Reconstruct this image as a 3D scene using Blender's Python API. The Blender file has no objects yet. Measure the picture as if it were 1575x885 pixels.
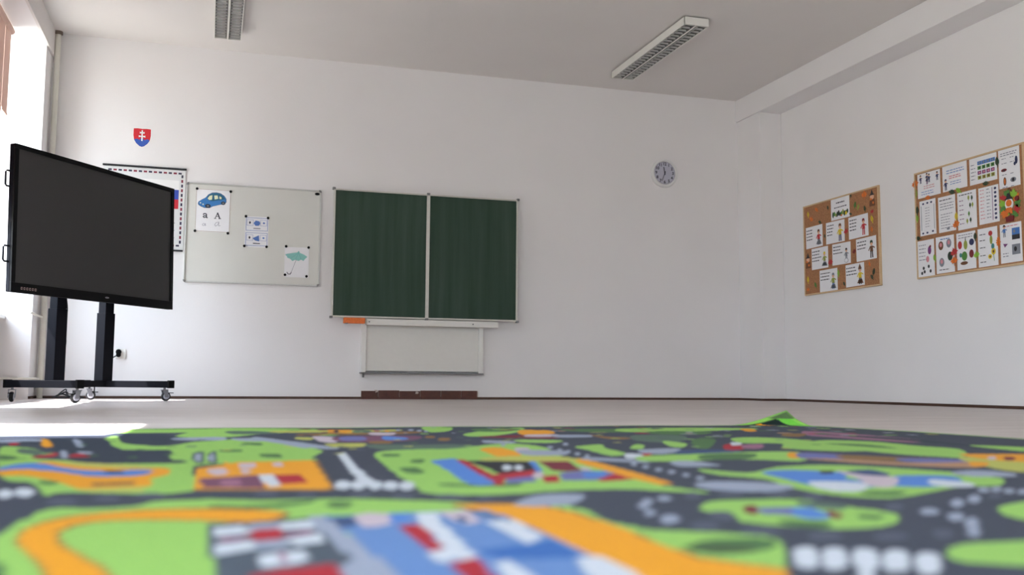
import bpy, bmesh, math, random
import numpy as np
from mathutils import Matrix, Vector
PI = math.pi
random.seed(7)
C = bpy.context.scene.collection
sc = bpy.context.scene

# ------------------------------------------------------------ camera, light, exposure
CAM = Vector((0, -9.3, 0.161))
FPX = 1526.44
cam_d = bpy.data.cameras.new('camera'); cam = bpy.data.objects.new('camera', cam_d); C.objects.link(cam)
yaw, pit, rol = 0.2955993, 0.0958914, 0.00756646
F = Vector((math.sin(yaw)*math.cos(pit), math.cos(yaw)*math.cos(pit), math.sin(pit)))
r_ = Vector((math.cos(yaw), -math.sin(yaw), 0)); u_ = r_.cross(F)
rr = r_*math.cos(rol) + u_*math.sin(rol); uu = -r_*math.sin(rol) + u_*math.cos(rol)
m = Matrix((rr, uu, -F)).transposed().to_4x4(); m.translation = CAM
cam.matrix_world = m
cam_d.sensor_fit = 'HORIZONTAL'; cam_d.sensor_width = 36; cam_d.lens = 36*FPX/1575
cam_d.clip_start = 0.02; cam_d.clip_end = 200
cam_d.dof.use_dof = True; cam_d.dof.focus_distance = 8.0; cam_d.dof.aperture_fstop = 2.9
sc.camera = cam

w = bpy.data.worlds.new('world'); sc.world = w; w.use_nodes = True
nt = w.node_tree; bg = nt.nodes['Background']
tc = nt.nodes.new('ShaderNodeTexCoord'); sp = nt.nodes.new('ShaderNodeSeparateXYZ'); cr = nt.nodes.new('ShaderNodeValToRGB')
mr = nt.nodes.new('ShaderNodeMapRange'); mr.inputs[1].default_value = -1; mr.inputs[2].default_value = 1
nt.links.new(tc.outputs['Generated'], sp.inputs[0]); nt.links.new(sp.outputs['Z'], mr.inputs[0]); nt.links.new(mr.outputs[0], cr.inputs[0])
e = cr.color_ramp.elements
e[0].position = 0.0; e[0].color = (0.52, 0.50, 0.46, 1)
e[1].position = 0.49; e[1].color = (0.62, 0.60, 0.57, 1)
x = e.new(0.53); x.color = (0.79, 0.88, 1.0, 1)
x = e.new(1.0); x.color = (0.67, 0.79, 1.0, 1)
nt.links.new(cr.outputs[0], bg.inputs[0]); bg.inputs[1].default_value = 15.5

sun_d = bpy.data.lights.new('sun', 'SUN'); sun = bpy.data.objects.new('sun', sun_d); C.objects.link(sun)
sun_d.energy = 27; sun_d.angle = math.radians(0.53); sun_d.color = (1, 0.96, 0.96)
SD = Vector((1, -0.08, -1.61)).normalized()
sun.rotation_euler = SD.to_track_quat('-Z', 'Y').to_euler(); sun.location = (-6, -4, 8)

WIN = [(-3.05, -0.35), (-6.42, -5.15), (-13.6, -8.4)]        # window openings in the left wall (y range); last one unseen, added for fill
ZS, ZH = 0.68, 2.97
for k, (a, b) in enumerate(WIN):
    ld = bpy.data.lights.new('window_daylight', 'AREA'); lo = bpy.data.objects.new('window_daylight', ld); C.objects.link(lo)
    ld.shape = 'RECTANGLE'; ld.size = b-a; ld.size_y = ZH-ZS; ld.cycles.is_portal = True
    lo.matrix_world = Matrix.Translation((-2.06, (a+b)/2, (ZS+ZH)/2)) @ Matrix(((0,0,-1),(-1,0,0),(0,1,0))).to_4x4()

sc.view_settings.view_transform = 'Standard'; sc.view_settings.look = 'None'
sc.view_settings.gamma = 1; sc.view_settings.use_curve_mapping = False
sc.view_settings.exposure = 0.0
sc.cycles.max_bounces = 12; sc.cycles.diffuse_bounces = 8; sc.cycles.transparent_max_bounces = 12
sc.cycles.sample_clamp_indirect = 6.0

# ------------------------------------------------------------ helpers
def lin(c):
    return tuple((v/255/12.92 if v/255 <= .04045 else ((v/255+.055)/1.055)**2.4) for v in c)
MATS = {}
def mat(name, rgb, rough=.6, metal=0.0, noise=0.0, scale=20, bump=0.0, stretch=(1,1,1), spec=.5, kind='Object', bscale=None):
    if name in MATS: return MATS[name]
    mt = bpy.data.materials.new(name); mt.use_nodes = True; n = mt.node_tree; b = n.nodes['Principled BSDF']
    c = lin(rgb)
    b.inputs['Base Color'].default_value = (*c, 1); b.inputs['Roughness'].default_value = rough
    b.inputs['Metallic'].default_value = metal; b.inputs['Specular IOR Level'].default_value = spec
    t = n.nodes.new('ShaderNodeTexCoord'); mp = n.nodes.new('ShaderNodeMapping'); mp.inputs['Scale'].default_value = stretch
    n.links.new(t.outputs[kind], mp.inputs[0])
    no = n.nodes.new('ShaderNodeTexNoise'); no.inputs['Scale'].default_value = scale; no.inputs['Detail'].default_value = 4
    n.links.new(mp.outputs[0], no.inputs[0])
    rp = n.nodes.new('ShaderNodeValToRGB'); a = max(noise, .012)
    rp.color_ramp.elements[0].position = .3; rp.color_ramp.elements[1].position = .7
    rp.color_ramp.elements[0].color = (*[max(0, v*(1-a)) for v in c], 1); rp.color_ramp.elements[1].color = (*[min(1, v*(1+a)) for v in c], 1)
    n.links.new(no.outputs[0], rp.inputs[0]); n.links.new(rp.outputs[0], b.inputs['Base Color'])
    if bump:
        bn = n.nodes.new('ShaderNodeTexNoise'); bn.inputs['Scale'].default_value = bscale or scale*4
        n.links.new(t.outputs[kind], bn.inputs[0])
        bp = n.nodes.new('ShaderNodeBump'); bp.inputs['Strength'].default_value = bump; bp.inputs['Distance'].default_value = .004
        n.links.new(bn.outputs[0], bp.inputs['Height']); n.links.new(bp.outputs[0], b.inputs['Normal'])
    MATS[name] = mt; return mt

class MB:
    def __init__(s): s.v = []; s.f = []; s.mi = []; s.ms = []; s.sm = []
    def _m(s, mt):
        if mt not in s.ms: s.ms.append(mt)
        return s.ms.index(mt)
    def add(s, vs, fs, mt, smooth=False):
        o = len(s.v); s.v += [tuple(v) for v in vs]
        k = s._m(mt)
        for f in fs: s.f.append([i+o for i in f]); s.mi.append(k); s.sm.append(smooth)
        return s
    def box(s, x0, x1, y0, y1, z0, z1, mt):
        vs = [(x0,y0,z0),(x1,y0,z0),(x1,y1,z0),(x0,y1,z0),(x0,y0,z1),(x1,y0,z1),(x1,y1,z1),(x0,y1,z1)]
        return s.add(vs, [(0,3,2,1),(4,5,6,7),(0,1,5,4),(1,2,6,5),(2,3,7,6),(3,0,4,7)], mt)
    def prism(s, pts, z0, z1, mt, smooth=False):
        ar = sum(pts[i][0]*pts[(i+1)%len(pts)][1]-pts[(i+1)%len(pts)][0]*pts[i][1] for i in range(len(pts)))
        if ar < 0: pts = pts[::-1]
        n = len(pts); vs = [(p[0],p[1],z0) for p in pts]+[(p[0],p[1],z1) for p in pts]
        return s.add(vs, [tuple(range(n))[::-1], tuple(range(n,2*n))]+[(i,(i+1)%n,n+(i+1)%n,n+i) for i in range(n)], mt)
    def rect(s, x0, x1, y0, y1, z0, z1, mt): return s.box(x0, x1, y0, y1, z0, z1, mt)
    def ell(s, cx, cy, rx, ry, z0, z1, mt, n=18, rot=0):
        ca, sa = math.cos(rot), math.sin(rot)
        return s.prism([(cx+rx*math.cos(t)*ca-ry*math.sin(t)*sa, cy+rx*math.cos(t)*sa+ry*math.sin(t)*ca) for t in [2*PI*i/n for i in range(n)]], z0, z1, mt)
    def line(s, pts, wd, z0, z1, mt):
        for a, b in zip(pts[:-1], pts[1:]):
            dx, dy = b[0]-a[0], b[1]-a[1]; L = math.hypot(dx, dy) or 1; nx, ny = -dy/L*wd/2, dx/L*wd/2; ex, ey = dx/L*wd/3, dy/L*wd/3
            s.prism([(a[0]-ex+nx,a[1]-ey+ny),(a[0]-ex-nx,a[1]-ey-ny),(b[0]+ex-nx,b[1]+ey-ny),(b[0]+ex+nx,b[1]+ey+ny)], z0, z1, mt)
        return s
    def tube(s, path, r, mt, n=10, caps=True, r2=None):
        P = [Vector(p) for p in path]; rings = []
        up = Vector((0,0,1))
        for i, p in enumerate(P):
            d = (P[min(i+1,len(P)-1)]-P[max(i-1,0)]).normalized()
            a = up.cross(d)
            if a.length < .1: a = Vector((1,0,0)).cross(d)
            a.normalize(); b = d.cross(a); rd = r if r2 is None else r+(r2-r)*i/(len(P)-1)
            rings.append([p+a*math.cos(2*PI*k/n)*rd+b*math.sin(2*PI*k/n)*rd for k in range(n)])
        vs = [v for g in rings for v in g]
        fs = [(i*n+k, i*n+(k+1)%n, (i+1)*n+(k+1)%n, (i+1)*n+k) for i in range(len(P)-1) for k in range(n)]
        s.add(vs, fs, mt, True)
        if caps: s.add([*rings[0]], [tuple(range(n))[::-1]], mt); s.add([*rings[-1]], [tuple(range(n))], mt)
        return s
    def lathe(s, prof, mt, c=(0,0,0), axis='z', n=32):
        vs = []; fs = []
        for (rd, h) in prof:
            for k in range(n):
                a = 2*PI*k/n; x, y = rd*math.cos(a), rd*math.sin(a)
                vs.append({'z':(x,y,h),'x':(h,x,y),'y':(y,h,x)}[axis])
        vs = [(v[0]+c[0],v[1]+c[1],v[2]+c[2]) for v in vs]
        for i in range(len(prof)-1):
            for k in range(n): fs.append((i*n+k, i*n+(k+1)%n, (i+1)*n+(k+1)%n, (i+1)*n+k))
        return s.add(vs, fs, mt, True)
    def build(s, name, parent=None, bevel=0, mw=None):
        me = bpy.data.meshes.new(name); me.from_pydata(s.v, [], s.f)
        for mt in s.ms: me.materials.append(mt)
        me.polygons.foreach_set('material_index', s.mi); me.polygons.foreach_set('use_smooth', s.sm); me.update()
        o = bpy.data.objects.new(name, me); C.objects.link(o)
        if mw is not None: o.matrix_world = mw
        if parent: o.parent = parent
        if bevel:
            b = o.modifiers.new('bevel', 'BEVEL'); b.width = bevel; b.segments = 2; b.limit_method = 'ANGLE'
        return o
def tag(o, label, cat, group=None, kind=None):
    o['label'] = label; o['category'] = cat
    if group: o['group'] = group
    if kind: o['kind'] = kind
    return o
def empty(name, mw=None, loc=None):
    o = bpy.data.objects.new(name, None); C.objects.link(o); o.empty_display_size = .1
    if mw is not None: o.matrix_world = mw
    if loc is not None: o.location = loc
    return o
def struct(o, label, cat='wall'): return tag(o, label, cat, kind='structure')
def front(x, z, y=0.0):      # frame on the front wall: X right, Y up, Z out into the room
    return Matrix(((1,0,0,x),(0,0,-1,y),(0,1,0,z),(0,0,0,1)))
def right(y, z, x=5.6):      # the same on the right wall
    return Matrix(((0,0,-1,x),(-1,0,0,y),(0,1,0,z),(0,0,0,1)))
def text_into(mb, s_, cx, cy, size, z0, z1, mt, shear=0, bold=0):
    cu = bpy.data.curves.new('t', 'FONT'); cu.body = s_; cu.size = size; cu.align_x = 'CENTER'; cu.align_y = 'CENTER'
    cu.extrude = (z1-z0)/2; cu.shear = shear; cu.offset = bold; cu.resolution_u = 3
    o = bpy.data.objects.new('t', cu); C.objects.link(o)
    dg = bpy.context.evaluated_depsgraph_get(); me = o.evaluated_get(dg).to_mesh()
    mb.add([(v.co.x+cx, v.co.y+cy, v.co.z+(z0+z1)/2) for v in me.vertices], [tuple(p.vertices) for p in me.polygons], mt)
    o.evaluated_get(dg).to_mesh_clear(); bpy.data.objects.remove(o); bpy.data.curves.remove(cu)

# ------------------------------------------------------------ materials
M_wall = mat('white_wall_paint', (235,233,234), .85, noise=.015, scale=1.3, bump=.12, bscale=60, spec=.2)
M_ceil = mat('ceiling_paint', (224,220,218), .9, noise=.015, scale=1.5, bump=.1, bscale=50, spec=.2)
M_outw = mat('facade_render', (200,198,190), .9, noise=.05, scale=5)
M_base = mat('brown_skirting', (72,46,32), .5, noise=.15, scale=8)
M_white = mat('white_lacquer', (232,231,227), .35, noise=.01)
M_frame = mat('white_window_frame', (235,235,232), .35)
M_alu = mat('brushed_aluminium', (196,197,195), .35, .75, noise=.04, scale=40)
M_blk = mat('black_powder_coat', (19,20,26), .65, noise=.05, spec=.06)
M_blk2 = mat('black_plastic', (13,13,15), .6, spec=.12)
M_rub = mat('dark_rubber', (28,29,33), .6)
M_pipe = mat('cream_pipe_paint', (222,220,210), .4, noise=.02)
M_paper = mat('white_paper', (236,236,240), .7, noise=.01)
M_ink = mat('dark_ink', (52,52,66), .7)
M_gink = mat('grey_ink', (128,128,144), .7)
M_grey = mat('grey_plastic', (120,120,122), .45)

def floor_mat():
    mt = bpy.data.materials.new('grey_beige_vinyl_floor'); mt.use_nodes = True; n = mt.node_tree; b = n.nodes['Principled BSDF']
    t = n.nodes.new('ShaderNodeTexCoord')
    mp = n.nodes.new('ShaderNodeMapping'); mp.inputs['Scale'].default_value = (.5, 5, 1); n.links.new(t.outputs['Object'], mp.inputs[0])
    no = n.nodes.new('ShaderNodeTexNoise'); no.inputs['Scale'].default_value = 3; no.inputs['Detail'].default_value = 6; n.links.new(mp.outputs[0], no.inputs[0])
    rp = n.nodes.new('ShaderNodeValToRGB'); rp.color_ramp.elements[0].position = .3; rp.color_ramp.elements[1].position = .72
    rp.color_ramp.elements[0].color = (*lin((178,167,163)), 1); rp.color_ramp.elements[1].color = (*lin((206,196,193)), 1)
    n.links.new(no.outputs[0], rp.inputs[0]); n.links.new(rp.outputs[0], b.inputs['Base Color'])
    b.inputs['Roughness'].default_value = .38; b.inputs['Specular IOR Level'].default_value = .35
    bn = n.nodes.new('ShaderNodeTexNoise'); bn.inputs['Scale'].default_value = 4; bp = n.nodes.new('ShaderNodeBump'); bp.inputs['Strength'].default_value = .05; bp.inputs['Distance'].default_value = .01
    n.links.new(t.outputs['Object'], bn.inputs[0]); n.links.new(bn.outputs[0], bp.inputs['Height']); n.links.new(bp.outputs[0], b.inputs['Normal'])
    return mt
def glass_mat():
    mt = bpy.data.materials.new('window_glass'); mt.use_nodes = True; n = mt.node_tree
    for x in list(n.nodes): n.nodes.remove(x)
    o = n.nodes.new('ShaderNodeOutputMaterial'); mx = n.nodes.new('ShaderNodeMixShader'); tr = n.nodes.new('ShaderNodeBsdfTransparent'); gl = n.nodes.new('ShaderNodeBsdfGlossy')
    mx.inputs[0].default_value = .05; tr.inputs[0].default_value = (.95,.97,.96,1); gl.inputs['Roughness'].default_value = .02
    n.links.new(tr.outputs[0], mx.inputs[1]); n.links.new(gl.outputs[0], mx.inputs[2]); n.links.new(mx.outputs[0], o.inputs[0])
    return mt
def cloth_mat(name, rgb, t_):
    mt = bpy.data.materials.new(name); mt.use_nodes = True; n = mt.node_tree
    for x in list(n.nodes): n.nodes.remove(x)
    o = n.nodes.new('ShaderNodeOutputMaterial'); mx = n.nodes.new('ShaderNodeMixShader'); df = n.nodes.new('ShaderNodeBsdfDiffuse'); tl = n.nodes.new('ShaderNodeBsdfTranslucent')
    no = n.nodes.new('ShaderNodeTexNoise'); no.inputs['Scale'].default_value = 120; rp = n.nodes.new('ShaderNodeValToRGB')
    c = lin(rgb); rp.color_ramp.elements[0].color = (*[v*.93 for v in c],1); rp.color_ramp.elements[1].color = (*c,1)
    n.links.new(no.outputs[0], rp.inputs[0]); n.links.new(rp.outputs[0], df.inputs[0]); n.links.new(rp.outputs[0], tl.inputs[0])
    mx.inputs[0].default_value = t_; n.links.new(df.outputs[0], mx.inputs[1]); n.links.new(tl.outputs[0], mx.inputs[2]); n.links.new(mx.outputs[0], o.inputs[0])
    return mt
M_floor = floor_mat(); M_glass = glass_mat(); M_pink = cloth_mat('pink_beige_blind_fabric', (228,200,188), .12); M_blind = cloth_mat('white_blind_fabric', (225,228,230), .45)

# ------------------------------------------------------------ the room
H = 3.2; YB = -14.2; XR = 5.6; XL = -1.40; XO = -2.02
struct(MB().box(XO-.1, XR+.3, YB-.2, .25, -.12, 0, M_floor).build('floor'), 'grey beige vinyl floor with a soft sheen', 'floor')
struct(MB().box(XO, XR+.3, YB-.2, .25, H, H+.15, M_ceil).build('ceiling'), 'plain white ceiling above the lamps', 'ceiling')
struct(MB().box(XO, XR+.3, 0, .25, 0, H, M_wall).build('wall_front'), 'white front wall behind the green chalkboard')
struct(MB().box(XR, XR+.25, YB-.2, 0, 0, H, M_wall).build('wall_right'), 'white side wall carrying the two cork boards')
struct(MB().box(XO, XR, YB-.2, YB, 0, H, M_wall).build('wall_back'), 'white back wall behind the viewer')
wl = MB()
edges = [YB, WIN[2][0], WIN[2][1], WIN[1][0], WIN[1][1], WIN[0][0], WIN[0][1], 0]
for a, b in ((edges[0],edges[1]), (edges[2],edges[3]), (edges[4],edges[5]), (edges[6],edges[7])):
    wl.box(XO, XL, a, b, 0, H, M_wall)
for a, b in WIN: wl.box(XO, -1.86, a, b, 0, ZS-.03, M_wall); wl.box(XO, XL, a, b, ZH, H, M_wall)
struct(wl.build('wall_left'), 'white window wall with deep window recesses')
struct(MB().box(XL, XL+.02, YB, 0, 2.97, H, M_ceil).build('trim_1'), 'shallow white beam above the window recesses', 'beam')
struct(MB().box(5.33, XR, YB, 0, 2.965, H, M_wall).build('trim_2', bevel=.004), 'boxed white beam along the top of the right wall', 'beam')
struct(MB().box(5.345, XR, -.458, 0, 0, 2.965, M_wall).build('trim_3', bevel=.006), 'white corner column beneath the boxed beam', 'column')
struct(MB().box(XL, 5.345, -.012, 0, 0, .022, M_base).build('baseboard_front'), 'thin dark brown skirting along the front wall', 'skirting')
bb = MB(); bb.box(5.333, 5.345, -.458, -.012, 0, .022, M_base).box(5.333, XR, -.47, -.458, 0, .022, M_base).box(XR-.012, XR, YB, -.47, 0, .022, M_base)
struct(bb.build('baseboard_right'), 'thin dark brown skirting along the right wall and column', 'skirting')
struct(MB().box(XL, XL+.012, -.35, -.012, 0, .022, M_base).build('baseboard_left'), 'thin dark brown skirting at the window pier', 'skirting')
# brown tiled skirting under the chalkboard
tl = MB(); M_tile = mat('brown_glazed_tile', (84,44,34), .35, noise=.2, scale=25); M_grout = mat('tile_grout', (190,176,168), .8)
tl.box(1.368, 2.496, -.008, -.001, 0, .078, M_grout)
xs = 1.37
for i, wd in enumerate((.16,.2,.2,.2,.2,.158)):
    tl.box(xs, xs+wd-.004, -.016, -.008, 0, .082 - (.006 if i in (0,2) else 0), M_tile); xs += wd
tl.prism([(1.50,.06),(1.53,.07),(1.52,.085),(1.49,.086),(1.505,.07)], .016, .0162, M_grout)
tl.v = tl.v[:-10] + [(a, -c_, b) for a, b, c_ in tl.v[-10:]]
tl.prism([(1.88,.052),(1.90,.05),(1.915,.06),(1.90,.074),(1.885,.072)], .016, .0165, M_grout)
tl.v = tl.v[:-10] + [(a, -c_, b) for a, b, c_ in tl.v[-10:]]
struct(tl.build('trim_4'), 'strip of chipped brown tiles at the foot of the front wall', 'tiles')

for k, (a, b) in enumerate(WIN):
    wi = struct(empty('window_%d' % (k+1), loc=(0,0,0)), ['window nearest the front corner', 'narrow window beside the sunlit floor patch', 'wide rear window with a white blind, added unseen for fill daylight'][k], 'window')
    fr = MB(); x0, x1 = -1.97, -1.90
    fr.box(x0,x1,a,b,ZS,ZS+.07,M_frame).box(x0,x1,a,b,ZH-.07,ZH,M_frame).box(x0,x1,a,a+.07,ZS+.07,ZH-.07,M_frame).box(x0,x1,b-.07,b,ZS+.07,ZH-.07,M_frame)
    nm = 3 if b-a > 2 else 1; cells = []
    st = (b-a-.07)/nm
    for i in range(1, nm): fr.box(x0,x1,a+i*st,a+i*st+.07,ZS+.07,ZH-.07,M_frame)
    fr.build('window_frame', wi, .004)
    for i in range(nm):
        MB().box(-1.94,-1.934,a+i*st+.07,a+(i+1)*st,ZS+.07,ZH-.07,M_glass).build('pane', wi)
    MB().box(-1.96,-1.60,a+.001,b-.001,ZS-.03,ZS,M_white).build('window_sill', wi, .004)

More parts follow.
